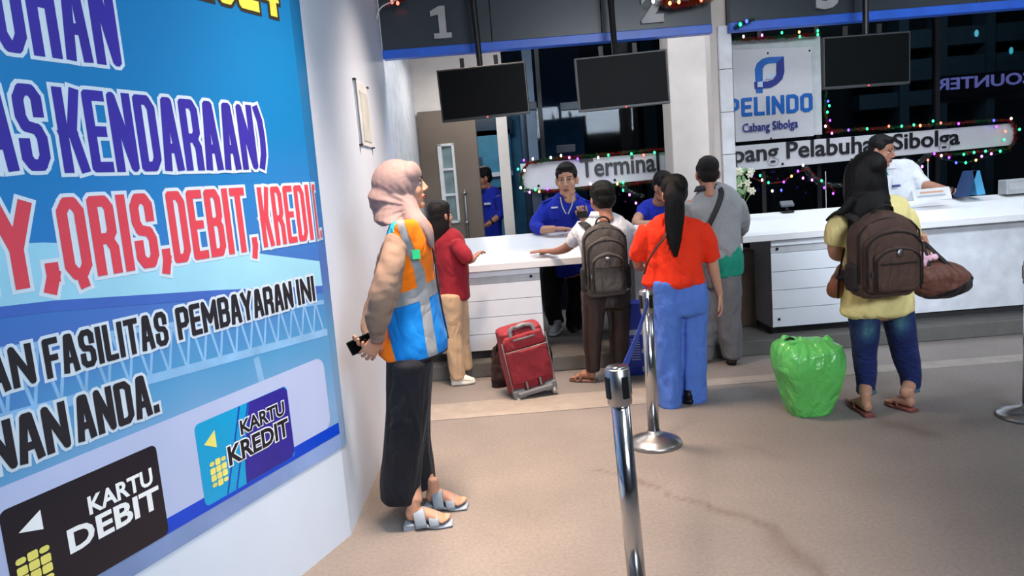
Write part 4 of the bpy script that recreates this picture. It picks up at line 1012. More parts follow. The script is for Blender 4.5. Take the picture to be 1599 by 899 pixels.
# =================================================================== man in grey shirt
Ym = 5.5
p5 = thing('person', 'short-haired man in light grey shirt and grey trousers facing the counter', 'person', (at(1130, 565, Ym).x, Ym, 0))
hg, HP, HR = headgeo(at(1105, 272, Ym), -4, s=1.02)
tor = T(Ym, [(1106, 290, 16, .07), (1110, 304, 34, .10), (1114, 320, 45, .135), (1117, 350, 40, .14), (1122, 380, 33, .135), (1126, 399, 31, .13)])
sr = limb([at(1150, 318, Ym), at(1160, 340, Ym+.03), at(1158, 358, Ym+.12)], [.068, .062, .055]); sl = limb([at(1080, 318, Ym), at(1073, 345, Ym+.04), at(1078, 372, Ym+.12)], [.068, .062, .05]); frm = limb([at(1160, 354, Ym+.08), at(1158, 362, Ym+.22), at(1156, 362, Ym+.32)], [.042, .036, .026])
tail = T(Ym+.0, [(1128, 392, 30, .13), (1134, 408, 28, .13), (1138, 428, 22, .12)])
lg2 = T(Ym, [(1136, 415, 21, .11), (1136, 450, 20, .10), (1138, 510, 18, .09), (1142, 556, 14, .08)]); lg1 = T(Ym+.1, [(1112, 415, 22, .11), (1108, 470, 18, .10), (1103, 540, 14, .08), (1102, 560, 13, .075)])
core = Geo()
for t in (tor, lg1, lg2, sl, sr): core.tube(shrink(t, .74))
core.tube(frm)
body(p5, core, hg, [handgeo(at(1156, 362, Ym+.3), (-.4, 1, 0), (0, 0, -1), -1, .3)], [], SK2)
h = Geo(); haircap(h, HP, HR, 1.0, thick=.99); link(remesh(h, .006, 2, [(.002, (15, 15, 8), 5)]), 'hair', mat('short_dark_hair', (20, 17, 17), .65, bump=(120, .6), var=.3, vscale=60, spec=.2), p5, True)
gm = fab('grey_shirt', (136, 138, 142), bump=(60, .25))
cloth(p5, 'shirt', [tor, sl, sr], gm, .01, 3, WR(.009))
g = Geo(); g.tube(T(Ym, [(1106, 288, 19, .075), (1107, 296, 24, .085)]), n=18, rnd=0); g.build('collar', fab('dark_collar', (48, 50, 56)), p5, True)
cloth(p5, 'undershirt', [tail], fab('teal_undershirt', (22, 128, 108)), .01, 2, [(.007, (8, 8, 2), 3)])
cloth(p5, 'trousers', [lg1, lg2, T(Ym+.05, [(1126, 410, 32, .12), (1126, 445, 32, .12)])], fab('grey_trousers', (98, 98, 102)), .01, 3, WR(.011))
shoe(p5, atz(1143, 571, 0), atz(1147, 560, 0)+Vector((.02, .1, 0)), mat('dark_boot', (44, 42, 44), .5), dark, 1.0, None, 'dark_shoe')
shoe(p5, atz(1103, 575, 0)+Vector((0, .12, 0)), atz(1103, 562, 0)+Vector((0, .22, 0)), mat('dark_boot', (44, 42, 44), .5), dark, 1.0, None, 'dark_shoe')
sb = thing('sling_bag', 'black shoulder strap slung across the back of the man in grey', 'bag', at(1118, 320, Ym-.14))
strap(sb, 'strap', [at(1124, 293, Ym-.075), at(1127, 302, Ym-.12), at(1121, 322, Ym-.145), at(1108, 350, Ym-.145), at(1095, 372, Ym-.13)], .019, .004, mat('black_webbing', (20, 20, 23), .7), (1, 0, .3))

# =================================================================== woman in yellow
Yy = 4.25
p6 = thing('person', 'long-haired woman in pale yellow shirt and ripped blue jeans, backpack on', 'person', (at(1380, 640, Yy).x, Yy, 0))
hg, HP, HR = headgeo(at(1352, 274, Yy), 10, s=.94)
tor = T(Yy, [(1356, 306, 13, .055), (1360, 322, 46, .085), (1365, 340, 56, .12), (1367, 380, 52, .13), (1369, 430, 52, .135), (1370, 470, 56, .14), (1370, 486, 58, .145)])
sl = limb([at(1318, 338, Yy), at(1308, 358, Yy), at(1304, 378, Yy+.02)], [.066, .066, .060]); sr = limb([at(1410, 334, Yy), at(1420, 352, Yy), at(1424, 368, Yy+.02)], [.062, .060, .056])
fl_ = limb([at(1305, 372, Yy+.02), at(1305, 396, Yy+.05), at(1322, 400, Yy+.22)], [.044, .042, .03]); frr = limb([at(1424, 364, Yy+.02), at(1427, 392, Yy+.03), at(1438, 382, Yy+.08), at(1443, 372, Yy+.08)], [.043, .044, .032, .025])
lg1 = T(Yy, [(1349, 480, 24, .11), (1350, 520, 20, .095), (1350, 558, 17, .08), (1352, 585, 15, .07), (1352, 606, 13, .062)]); lg2 = T(Yy+.03, [(1400, 478, 24, .11), (1407, 520, 21, .095), (1415, 558, 19, .08), (1421, 585, 16, .07), (1422, 604, 13, .062)])
core = Geo()
for t in (tor, lg1, lg2, sl, sr): core.tube(shrink(t, .74))
core.tube(fl_); core.tube(frr)
a1 = atz(1358, 646, .02); b1 = atz(1347, 630, .02)+Vector((-.03, .08, 0)); a2 = atz(1427, 638, .02); b2 = atz(1388, 626, .02); 
for q in (a1, b1, a2, b2): q.z = .02
core.tube(limb([at(1352, 600, Yy), a1+Vector((-.0, .05, .09))], [.042, .034])); core.tube(limb([at(1422, 598, Yy+.03), a2+Vector((-.04, .02, .09))], [.042, .034]))
body(p6, core, hg, [handgeo(at(1443, 374, Yy+.08), (.15, .1, -.35), (-.6, .2, -.5), -1, .9, .95)], [footgeo(a1, b1, .9), footgeo(a2, b2, .9)], SK1)
h = Geo(); haircap(h, HP, HR, .98, thick=1.1)
h.tube(T(Yy-.02, [(1350, 246, 15, .06), (1350, 258, 27, .09), (1351, 280, 31, .10), (1353, 305, 33, .10), (1355, 330, 34, .085, -.05), (1340, 365, 16, .04, -.07), (1335, 385, 5, .02, -.07)]), n=18)
h.tube(T(Yy-.1, [(1332, 310, 8, .02), (1318, 328, 7, .015), (1302, 334, 3, .01)]), n=8)
link(remesh(h, .0065, 2, [(.0045, (14, 14, 1.2), 5)]), 'hair', HAIR, p6, True)
yc = fab('pale_yellow_shirt', (226, 212, 146), bump=(80, .15))
cloth(p6, 'shirt', [tor, sl, sr], yc, .009, 3, [(.007, (4, 4, 2), 51), (.003, (9, 9, 5), 52)])
den = fab('blue_denim', (24, 40, 92), bump=(260, .35), var=.25, vscale=12, fold=(9, .6, (1, 1, 2)))
jo = cloth(p6, 'jeans', [lg1, lg2], den, .008, 2, [(.0022, (3, 3, 5), 53)])
# worn pale thighs: a wear mask stored on the cloth
fad = fab('faded_denim', (72, 104, 124), bump=(260, .4), var=.25, vscale=30)
N_ = den.node_tree.nodes; L_n = den.node_tree.links; pb_ = N_['Principled BSDF']; src = pb_.inputs['Base Color'].links[0].from_socket
mixn = N_.new('ShaderNodeMix'); mixn.data_type = 'RGBA'; an = N_.new('ShaderNodeAttribute'); an.attribute_name = 'wear'
L_n.new(an.outputs['Fac'], mixn.inputs[0]); L_n.new(src, mixn.inputs[6]); mixn.inputs[7].default_value = (*lin((74, 122, 136)), 1); L_n.new(mixn.outputs[2], pb_.inputs['Base Color'])
n_ = len(jo.data.vertices); co = np.zeros(n_*3); jo.data.vertices.foreach_get('co', co); co = co.reshape(-1, 3)+np.array(worldloc(p6)); wv = np.zeros(n_)
for px, py, sx, sz in ((1355, 514, .030, .05), (1410, 505, .030, .05)):
    q = at(px, py, Yy-.08); d2 = ((co[:, 0]-q.x)/sx)**2+((co[:, 2]-q.z)/sz)**2; wv = np.maximum(wv, np.exp(-d2*.9)*(co[:, 1] < Yy)*(.85+.35*noise3(co, (14, 14, 14), 3)))
jo.data.attributes.new('wear', 'FLOAT', 'POINT').data.foreach_set('value', np.clip(wv, 0, .9))
for px, py, y_ in ((1352, 609, Yy), (1422, 606, Yy+.03)):
    g = Geo(); g.tube(T(y_, [(px, py-5, 13.5, .058), (px, py+4, 14.5, .06)]), n=16, rnd=0); me = remesh(g, .006, 1, [(.004, (12, 12, 12), 8)]); link(me, 'frayed_cuff', fad, p6, True)
flp = mat('brown_flipflop', (120, 66, 58), .6)
sandal(p6, a1, b1, flp, toeloop=True); sandal(p6, a2, b2, flp, toeloop=True)

# =================================================================== staff
cob = fab('cobalt_uniform', (28, 46, 168), bump=(120, .12)); nv = fab('navy_lining', (22, 24, 48))
def staff_torso(root, rows, arms, pants, skin, head, hands, hairk, m=cob, fold=.010):
    core = Geo()
    for t in [rows]+arms+pants: core.tube(shrink(t, .72))
    body(root, core, head[0], hands, [], skin); facebits(head[1], head[2], head[3], root)
    h = Geo(); haircap(h, head[1], head[2], head[3]*1.0, thick=hairk); link(remesh(h, .006, 2, [(.003, (12, 12, 7), 5)]), 'hair', HAIR, root, True)
    cloth(root, 'shirt', [rows]+arms, m, .009, 3, WR(fold))
    n0 = Vector(rows[0][:3]); g = Geo(); g.tube([(n0.x, n0.y, n0.z+.012, rows[0][3]*1.12, rows[0][4]*1.12), (n0.x, n0.y, n0.z-.03, rows[0][3]*1.45, rows[0][4]*1.4)], n=18, rnd=0, cap=False); g.build('collar', m, root, True)
# front clerk
Ys = 6.62
p7 = thing('person', 'clerk in bright blue uniform shirt with lanyard looking across the counter', 'person', (at(890, 500, Ys).x, Ys, .12))
hs = 1.13
hd = headgeo(at(885, 281, 6.38), 168, pitch=-9, s=hs)
rows = T(Ys, [(884, 304, 15, .06, -.14), (884, 316, 37, .10, -.12), (883, 332, 43, .135, -.08), (884, 350, 40, .14, -.02), (886, 375, 38, .14), (888, 410, 36, .13), (890, 425, 36, .13)])
aL = limb([at(852, 326, Ys-.1), at(841, 342, Ys-.12), at(836, 354, Ys-.17), at(847, 359, Ys-.26)], [.072, .068, .058, .045])
aR = limb([at(916, 326, Ys-.1), at(926, 342, Ys-.12), at(928, 354, Ys-.18), at(918, 349, Ys-.26)], [.072, .066, .056, .046])
foL = limb([at(844, 359, Ys-.24), at(857, 358, Ys-.31), at(866, 357, Ys-.33)], [.038, .033, .028]); foR = limb([at(920, 350, Ys-.25), at(911, 342, Ys-.29)], [.038, .028])
lgL = T(Ys, [(868, 408, 22, .11), (860, 440, 19, .10), (862, 480, 15, .085), (868, 504, 13, .075)]); lgR = T(Ys+.05, [(902, 408, 20, .11), (903, 450, 18, .10), (900, 490, 16, .085), (897, 512, 13, .08)])
ex = Geo(); ex.tube(foL); ex.tube(foR)
core_extra = remesh(ex, .006, 2); link(core_extra, 'forearm_skin', SK1, p7, True)
staff_torso(p7, rows, [aL, aR], [lgL, lgR], SK1, (*hd, hs), [handgeo(at(866, 357, Ys-.32), (1, -.15, -.02), (0, 0, -1), 1, .15), handgeo(at(911, 342, Ys-.29), (-.45, -.2, 1), (.2, -1, 0), 1, .8)], 1.0)
cloth(p7, 'trousers', [lgL, lgR], fab('black_work_trousers', (18, 18, 22)), .012, 2, WR(.011))
def zz(px, py, pz): q = atz(px, py, pz); return q
gsh = mat('grey_sneaker', (140, 142, 144), .6)
shoe(p7, at(874, 517, Ys-.02)*1, at(862, 526, Ys-.2), gsh, mat('pale_sole', (190, 190, 190), .6), 1, dark, 'sneaker')
shoe(p7, at(897, 522, Ys+.05), at(897, 530, Ys-.12), dark, dark, 1, None, 'black_shoe')
g = Geo(); yv = Ys-.225
for q in (((875, 308), (878, 322), (884, 334)), ((895, 306), (893, 320), (887, 334))):
    g.tube([tuple(at(*a_, yv-.01*i))+(.006, .002) for i, a_ in enumerate(q)], n=8, p=4, rnd=0)
g.build('lanyard', mat('grey_lanyard', (170, 176, 188), .6), p7, True)
g = Geo(); g.prism([at(876, 303, Ys-.215), at(894, 302, Ys-.215), at(886, 315, Ys-.235)][::-1], (0, .03, 0)); g.build('collar_opening', SK1, p7)
for px, py in ((866, 324), (905, 323)):
    q = at(px, py, Ys-.235); g = Geo(); g.box((q.x-.028, q.y-.004, q.z-.007), (q.x+.028, q.y+.03, q.z+.007)); g.build('name_patch', mat('white_patch', (200, 205, 220), .6), p7)
for px, py in ((866, 334), (906, 333)):
    q = at(px, py, Ys-.222); g = Geo(); g.box((q.x-.045, q.y-.002, q.z-.05), (q.x+.045, q.y+.03, q.z+.03)); g.build('chest_pocket', cob, p7, bevel=.006)
for q in (-1, 1):
    g = Geo(); c = at(884+q*30, 313, Ys-.13); g.obox(c, (.95, 0, -q*.25), (0, 1, 0), (q*.25, 0, .95), .05, .035, .006); g.build('epaulette', cob, p7, bevel=.003)
ph = thing('phone', 'dark phone in the raised hand of the clerk in blue', 'phone', at(909, 335, Ys-.36))
g = Geo(); g.box((-.045, -.006, -.03), (.045, .006, .03)); g.build('phone_case', dark, ph, local=True, bevel=.004); g = Geo(); g.box((-.04, .006, -.026), (.04, .0075, .026)); g.build('screen', black, ph, local=True)
# clerk half hidden behind the orange woman
p8 = thing('person', 'seated clerk in blue uniform mostly hidden behind the woman in orange', 'person', (at(1030, 420, 6.7).x, 6.7, .12))
hd = headgeo(at(1037, 292, 6.6), 205, pitch=-18, s=1.05)
rows = T(6.75, [(1036, 314, 14, .06), (1033, 325, 34, .11), (1031, 345, 38, .13), (1031, 380, 36, .13), (1031, 420, 34, .14)])
aL = limb([at(1004, 328, 6.7), at(999, 340, 6.62)], [.07, .062]); foL = limb([at(998, 338, 6.62), at(994, 349, 6.5), at(1012, 350, 6.42), at(1026, 348, 6.4)], [.047, .042, .034, .028]); aR = limb([at(1058, 330, 6.7), at(1064, 348, 6.6)], [.07, .06])
lp = T(6.7, [(1020, 418, 18, .1), (1018, 430, 18, .1, -.2), (1018, 470, 15, .08, -.25), (1018, 505, 13, .07, -.25)])
lp2 = T(6.7, [(1046, 418, 18, .1), (1048, 430, 18, .1, -.2), (1048, 470, 15, .08, -.25), (1048, 505, 13, .07, -.25)])
link(remesh((lambda g: g.tube(foL))(Geo()), .006, 2), 'forearm_skin', SK1, p8, True)
staff_torso(p8, rows, [aL, aR], [lp, lp2], SK2, (*hd, 1.05), [handgeo(at(1024, 348, 6.4), (1, -.1, 0), (0, 0, -1), 1, .2)], 1.0)
cloth(p8, 'trousers', [lp, lp2], fab('black_work_trousers', (18, 18, 22)), .012, 2, WR(.011))
# clerk in the doorway
p9 = thing('person', 'slim man in blue uniform standing in the doorway beside the brown door', 'person', (at(768, 340, 8.15).x, 8.15, .0))
hd = headgeo(at(753, 279, 8.12), 118, pitch=-6, s=1.02)
rows = T(8.15, [(759, 294, 8, .05), (764, 303, 19, .09), (767, 320, 20, .11), (766, 345, 18, .11), (766, 380, 19, .12), (766, 410, 19, .12)])
aR = limb([at(779, 308, 8.05), at(783, 328, 8.02), at(777, 340, 8.0)], [.062, .056, .05]); fo = limb([at(779, 337, 8.0), at(766, 347, 7.95), at(759, 352, 7.9)], [.036, .03, .026])
lg = T(8.15, [(766, 405, 18, .12), (768, 470, 16, .1), (770, 520, 12, .08)])
link(remesh((lambda g: g.tube(fo))(Geo()), .006, 2), 'forearm_skin', SK2, p9, True)
staff_torso(p9, rows, [aR], [lg], SK2, (*hd, 1.02), [handgeo(at(760, 351, 7.9), (-.8, -.3, -.4), (0, -.5, -1), 1, .6)], .97)
cloth(p9, 'trousers', [lg], fab('black_work_trousers', (18, 18, 22)), .014, 2)
g = Geo(); q = at(761, 318, 8.02); g.box((q.x-.035, q.y-.004, q.z-.012), (q.x+.035, q.y+.02, q.z+.012)); g.build('name_patch', mat('white_patch', (200, 205, 220), .6), p9)
g = Geo(); c = at(768, 346, 7.955); g.tube([tuple(c+Vector((-.01, 0, -.006)))+(.034, .034), tuple(c+Vector((.012, 0, .008)))+(.035, .035)], side=(0, 0, 1), n=14, rnd=0); g.build('wristwatch', dark, p9, True)
# clerk in white on the right
Yw = 6.62
p10 = thing('person', 'clerk in white shirt at the right counter reaching toward the blue stand', 'person', (at(1400, 400, Yw).x, Yw, .12))
hd = headgeo(at(1377, 236, 6.5), 215, pitch=-16, s=1.08)
rows = T(Yw, [(1385, 258, 13, .06), (1398, 270, 30, .10), (1408, 290, 34, .13), (1408, 320, 34, .13), (1405, 360, 32, .13), (1404, 380, 30, .13)])
aL = limb([at(1425, 275, Yw-.05), at(1437, 284, Yw-.12), at(1443, 288, Yw-.16)], [.068, .062, .056]); fo = limb([at(1441, 287, Yw-.15), at(1462, 293, Yw-.18), at(1485, 299, Yw-.2), at(1493, 298, Yw-.22)], [.044, .040, .032, .026])
aR = limb([at(1382, 278, Yw-.05), at(1380, 300, Yw-.08), at(1386, 318, Yw-.15)], [.068, .06, .05])
lg = T(Yw, [(1394, 370, 18, .1), (1394, 440, 16, .1), (1394, 500, 13, .08)]); lg2 = T(Yw, [(1418, 370, 18, .1), (1418, 440, 16, .1), (1418, 498, 13, .08)])
link(remesh((lambda g: g.tube(fo))(Geo()), .006, 2), 'forearm_skin', SK2, p10, True)
staff_torso(p10, rows, [aL, aR], [lg, lg2], SK2, (*hd, 1.08), [handgeo(at(1490, 298, Yw-.21), (1, -.1, .05), (0, -.2, -1), 1, .4)], .98, ws)
cloth(p10, 'trousers', [lg, lg2], fab('black_work_trousers', (18, 18, 22)), .014, 2)
g = Geo(); c = at(1485, 298, Yw-.2); g.tube([tuple(c+Vector((-.014, 0, 0)))+(.036, .036), tuple(c+Vector((.014, 0, 0)))+(.036, .036)], side=(0, 0, 1), n=14, rnd=0); g.build('wristwatch', dark, p10, True)
g = Geo(); g.box((at(1400, 290, Yw-.14).x-.03, Yw-.15, at(1400, 290, Yw-.14).z-.01), (at(1400, 290, Yw-.14).x+.03, Yw-.12, at(1400, 290, Yw-.14).z+.01)); g.build('name_patch', mat('navy_patch', (50, 60, 120), .6), p10)
g = Geo(); g.tube([tuple(at(*q, Yw-.1))+(.007, .003) for q in ((1380, 258), (1384, 268), (1392, 285))], n=8, rnd=0); g.build('lanyard', mat('teal_lanyard', (40, 130, 120), .6), p10, True)
# ------------------------------------------------------------------ bags
def backpack(loc, yaw, w, h, d, m, m2, label, logo, scale=1, arcs=3, straps=None):
    t_ = thing('backpack', label, 'backpack', loc, (0, 0, math.radians(yaw)))
    def sect(z0, z1, w_, d_, y, top=.35, p=3.2, n=22):
        rows = []
        for k in range(9):
            f = k/8; z = z0+(z1-z0)*f; tw = 1.0 if f < 1-top else math.sqrt(max(.06, 1-((f-(1-top))/top)**2.4)); bt = min(1, .86+f*1.6)
            rows.append((0, y, z, w_/2*tw*bt, d_/2*(.55+.45*tw)))
        g = Geo(); g.tube(rows, n=n, p=p, sub=2, rnd=.3); return g
    mesh = remesh(sect(0, h, w, d, 0), .009, 3, [(.004, (5, 5, 4), 61)]); main = link(mesh, 'main_compartment', m, t_, True, local=True)
    mesh = remesh(sect(.02, h*.80, w*.86, d*.5, -d*.42, .3), .008, 3, [(.003, (6, 6, 5), 62)]); link(mesh, 'middle_compartment', m, t_, True, local=True)
    mesh = remesh(sect(.03, h*.60, w*.68, d*.34, -d*.66, .28), .007, 3, [(.003, (7, 7, 6), 63)]); link(mesh, 'front_pocket', m, t_, True, local=True)
    def arch(w_, z0, z1, y, r=.005, nm='zipper'):
        rows = []; hw = w_/2; R_ = min(hw, (z1-z0)*.5)
        P = [(-hw, z0)]+[(-hw+R_*(1-math.cos(a)), z1-R_*.62+R_*.62*math.sin(a)) for a in np.linspace(0, math.pi/2, 6)]
        P = P+[(-x, z) for x, z in P[::-1]]
        g = Geo(); g.tube([(x, y, z, r, r) for x, z in P], n=8, rnd=0, sub=2, side=(0, 1, 0)); return g.build(nm, m2, t_, True, local=True)
    arch(w*.93, h*.15, h*.93, -d*.36, .006); arch(w*.83, h*.1, h*.765, -d*.62, .006); arch(w*.66, h*.06, h*.56, -d*.80, .0055)
    g = Geo(); g.tube([(-w*.28, -d*.845, h*.40, .005, .004), (0, -d*.86, h*.395, .005, .004), (w*.28, -d*.845, h*.40, .005, .004)], n=8, rnd=0); g.build('zipper', m2, t_, True, local=True)
    g = Geo(); g.obox((-w*.36, -d*.66, h*.28), (1, 0, 0), (0, 1, 0), (0, 0, 1), .005, .004, .016); g.build('zip_pull', alum, t_, local=True)
    for q in (-1, 1):
        gg = sect(.03, h*.42, w*.22, d*.5, -d*.05, .2); gg.v = [(x+q*w*.45, y, z) for x, y, z in gg.v]
        link(remesh(gg, .008, 2), 'side_pocket', m2, t_, True, local=True)
    g = Geo(); g.tube([(-w*.16, .0, h*.97, .012, .006), (-w*.12, -.02, h*1.05, .013, .006), (0, -.025, h*1.085, .014, .007), (w*.12, -.02, h*1.05, .013, .006), (w*.16, .0, h*.97, .012, .006)], n=8, rnd=0, side=(0, 1, 0)); g.build('handle', m2, t_, True, local=True)
    for q in (-1, 1):
        g = Geo(); g.tube([(q*w*.22, d*.25, h*.86, .028, .008), (q*w*.30, d*.5+.03, h*.97, .028, .008), (q*w*.36, d*.5+.10, h*1.0, .028, .008), (q*w*.40, d*.5+.17, h*.9, .026, .008)], n=10, p=4, rnd=0, sub=4); g.build('shoulder_strap', m2, t_, True, local=True)
    g = Geo(); g.ell((0, -d*.855, h*.52), (.02, .006, .012 if logo == 'bar' else .02)); g.build('logo_badge', alum, t_, True, local=True)
    return t_
gb = fab('grey_nylon', (74, 70, 68), rough=.6, bump=(150, .3)); gb2 = fab('dark_nylon', (34, 32, 33), rough=.6)
q = at(946, 456, 5.17); q2 = at(944, 340, 5.17)
backpack((q.x, 5.13, q.z), 3, .315, q2.z-q.z-.03, .15, gb, gb2, 'dark grey school backpack worn over the white shirt', 'bar')
bb = fab('brown_nylon', (78, 58, 50), rough=.65, bump=(150, .3)); bb2 = fab('dark_brown_nylon', (34, 28, 27), rough=.6)
q = at(1376, 455, 4.04); q2 = at(1374, 322, 4.04)
backpack((q.x, 4.03, q.z), 6, .375, q2.z-q.z-.03, .19, bb, bb2, 'large brown backpack worn over the yellow shirt', 'round')

# duffel bag held by the woman in yellow
Yd = 4.3
df = thing('duffel_bag', 'brown and black duffel bag hanging from the hand of the woman in yellow', 'bag', at(1468, 470, Yd))
dm = fab('duffel_brown', (98, 62, 52), rough=.5); dk = fab('duffel_black', (30, 26, 27), rough=.5)
rows = [tuple(at(*p_, Yd))+(a_, b_) for p_, a_, b_ in (((1423, 436), .07, .09), ((1436, 436), .10, .12), ((1455, 436), .115, .13), ((1478, 437), .105, .125), ((1495, 439), .085, .105), ((1508, 442), .05, .06))]
me = remesh((lambda g: g.tube(rows, side=(0, 0, 1), n=20, p=2.6))(Geo()), .008, 3, [(.007, (5, 5, 5), 71), (.003, (12, 12, 12), 72)])
zlo = at(1468, 440, Yd).z
bm = bmesh.new(); bm.from_mesh(me); co = at(1468, 447, Yd); bmesh.ops.bisect_plane(bm, geom=bm.verts[:]+bm.edges[:]+bm.faces[:], plane_co=co, plane_no=(-.35, 0, 1))
for k, nm in ((0, 'bag_body'), (1, 'lower_panel')):
    b2_ = bm.copy(); bmesh.ops.delete(b2_, geom=[f for f in b2_.faces if ((f.calc_center_median()-co).dot(Vector((-.35, 0, 1))) > 0) != (k == 0)], context='FACES')
    m_ = bpy.data.meshes.new(nm); b2_.to_mesh(m_); b2_.free(); link(m_, nm, dm if k == 0 else dk, df, True)
bm.free()
for dy in (-.05, .05):
    g = Geo(); g.tube([tuple(at(*p_, Yd+dy*k_))+(.011, .004) for p_, k_ in (((1452, 418), 1.6), ((1446, 396), 1), ((1442, 378), .3), ((1462, 396), .8), ((1488, 420), 1.6), ((1500, 432), 1.3))], n=8, p=4, rnd=0, sub=4); g.build('handle', dk, df, True)
g = Geo(); g.tube([tuple(at(1432, 405, Yd-.02))+(.006, .006), tuple(at(1460, 402, Yd-.03))+(.006, .006), tuple(at(1490, 418, Yd-.02))+(.006, .006), tuple(at(1504, 432, Yd-.01))+(.006, .006)], n=8); g.build('zipper', dk, df, True)
cl_ = Geo()
for px, py, r_ in ((1434, 400, .034), (1446, 404, .03), (1438, 410, .035), (1455, 402, .03)): cl_.ell(at(px, py, Yd-.04), (r_, r_*1.1, r_*.8))
tag(setorigin(link(remesh(cl_, .006, 2, [(.006, (14, 14, 14), 3)]), 'folded_cloth', fab('pink_white_cloth', (214, 170, 188), var=.35, vscale=20), None, True), at(1445, 405, Yd)), 'pink and white cloth sticking out of the duffel bag', 'cloth')

# small orange-brown bag
sb = thing('handbag', 'small orange-brown shoulder bag beside the left hip of the woman in yellow', 'bag', at(1308, 462, Yy+.05))
rows = T(Yy+.05, [(1316, 415, 4, .04), (1312, 432, 9, .06), (1308, 448, 14, .07), (1307, 457, 14, .06)])
link(remesh((lambda g: g.tube(rows, n=16, p=2.6))(Geo()), .007, 2, [(.004, (8, 8, 8), 4)]), 'pouch', mat('orange_leather', (142, 84, 44), .45, var=.3, vscale=10), sb, True)
g = Geo(); g.tube([tuple(at(*q, Yy-.02))+(.006, .003) for q in ((1322, 370), (1316, 400), (1310, 430), (1309, 466))], n=8, p=4, rnd=0); g.build('strap', dk, sb, True)
g = Geo(); g.tube(T(Yy+.0, [(1316, 424, 5, .05), (1313, 434, 8, .064)]), n=12); g.build('flap', dk, sb, True)

# red trolley case
Yc_ = 5.14
c0 = at(829, 617, Yc_); 
su = thing('suitcase', 'red fabric wheeled suitcase standing on the floor by the counter cabinet', 'suitcase', (atz(832, 612, 0).x, Yc_, .0), (math.radians(4), math.radians(-9), math.radians(12)))
rf = fab('red_nylon', (140, 40, 50), rough=.6, bump=(160, .25)); gp = mat('grey_plastic', (112, 112, 116), .45)
def rbox(x0, x1, y0, y1, z0, z1, p=5, top=1.0):
    g = Geo(); cx, cy = (x0+x1)/2, (y0+y1)/2; g.tube([(cx, cy, z0, (x1-x0)/2, (y1-y0)/2), (cx, cy, (z0+z1)/2, (x1-x0)/2*1.01, (y1-y0)/2*1.03), (cx, cy, z1, (x1-x0)/2*top, (y1-y0)/2*.97)], n=24, p=p, sub=4, rnd=.2); return g
hs_ = .50
link(remesh(rbox(-.165, .165, -.10, .12, .05, hs_, 5, .93), .008, 4, [(.004, (4, 4, 4), 81)]), 'shell', rf, su, True, local=True)
link(remesh(rbox(-.15, .15, -.135, -.05, .15, hs_*.74, 5, .96), .007, 4, [(.004, (6, 6, 6), 82)]), 'front_pocket', rf, su, True, local=True)
link(remesh(rbox(-.145, .145, -.125, -.05, hs_*.78, hs_*.96, 5, .9), .007, 4, [(.003, (6, 6, 6), 83)]), 'top_pocket', rf, su, True, local=True)
g = Geo(); g.tube([(-.155, -.115, .10, .004, .004), (-.158, -.11, hs_*.9, .004, .004)], n=8, sub=1); g.tube([(.155, -.115, .10, .004, .004), (.158, -.11, hs_*.9, .004, .004)], n=8, sub=1); g.tube([(-.15, -.13, hs_*.765, .004, .004), (0, -.142, hs_*.77, .004, .004), (.15, -.13, hs_*.765, .004, .004)], n=8); g.build('zipper', mat('zipper_pale', (130, 120, 118), .5), su, True, local=True)
g = Geo(); g.tube([(-.085, -.10, hs_*.94, .014, .02), (-.08, -.09, hs_+.015, .014, .02), (-.05, -.085, hs_+.032, .014, .022), (.05, -.085, hs_+.032, .014, .022), (.08, -.09, hs_+.015, .014, .02), (.085, -.10, hs_*.94, .014, .02)], n=10, p=4, sub=3, rnd=.1); g.box((-.075, -.13, hs_*.9), (.075, -.09, hs_*.925)); g.build('top_handle', gp, su, True, local=True)
g = Geo(); g.box((-.16, -.13, .03), (-.07, -.07, .10)); g.box((.07, -.13, .03), (.16, -.07, .10)); g.box((-.13, -.145, .045), (.13, -.09, .085)); g.build('base_bracket', gp, su, local=True, bevel=.012)
for x in (-.05, .05):
    g = Geo(); g.tube([(x, -.128, .09, .009, .005), (x, -.128, .15, .009, .005)], n=8, sub=1, p=4); g.build('rail', alum, su, True, local=True)
    
for x in (-.13, .13):
    for y in (-.12, .10):
        g = Geo(); g.lathe((x-.012, y, .026), [(.012, 0), (.026, .002), (.026, .022), (.012, .024)], 16, (1, 0, 0)); g.build('wheel', mat('wheel_grey', (150, 150, 150), .5) if y < 0 else dark, su, True, local=True)
g = Geo(); g.tube([(.17, -.02, .18, .008, .012), (.187, -.01, .26, .008, .012), (.17, 0, .34, .008, .012)], side=(0, 1, 0), n=8); g.build('side_handle', dark, su, True, local=True)
# dark bag behind it
bg = thing('travel_bag', 'dark brown soft bag on the floor just behind the red suitcase', 'bag', atz(780, 600, 0)+Vector((.03, .1, 0)))
rows = T(5.42, [(783, 545, 13, .06), (782, 565, 15, .08), (782, 585, 16, .09), (782, 600, 14, .08)])
link(remesh((lambda g: g.tube(rows, n=18, p=2.8))(Geo()), .009, 3, [(.008, (7, 7, 5), 91)]), 'bag_body', fab('dark_maroon_bag', (46, 28, 30), var=.3), bg, True)
g = Geo(); g.tube([tuple(at(774, 548, 5.36))+(.01, .004), tuple(at(778, 536, 5.36))+(.01, .004), tuple(at(788, 536, 5.36))+(.01, .004), tuple(at(792, 548, 5.36))+(.01, .004)], n=8, p=4, rnd=0); g.build('handle', dk, bg, True)

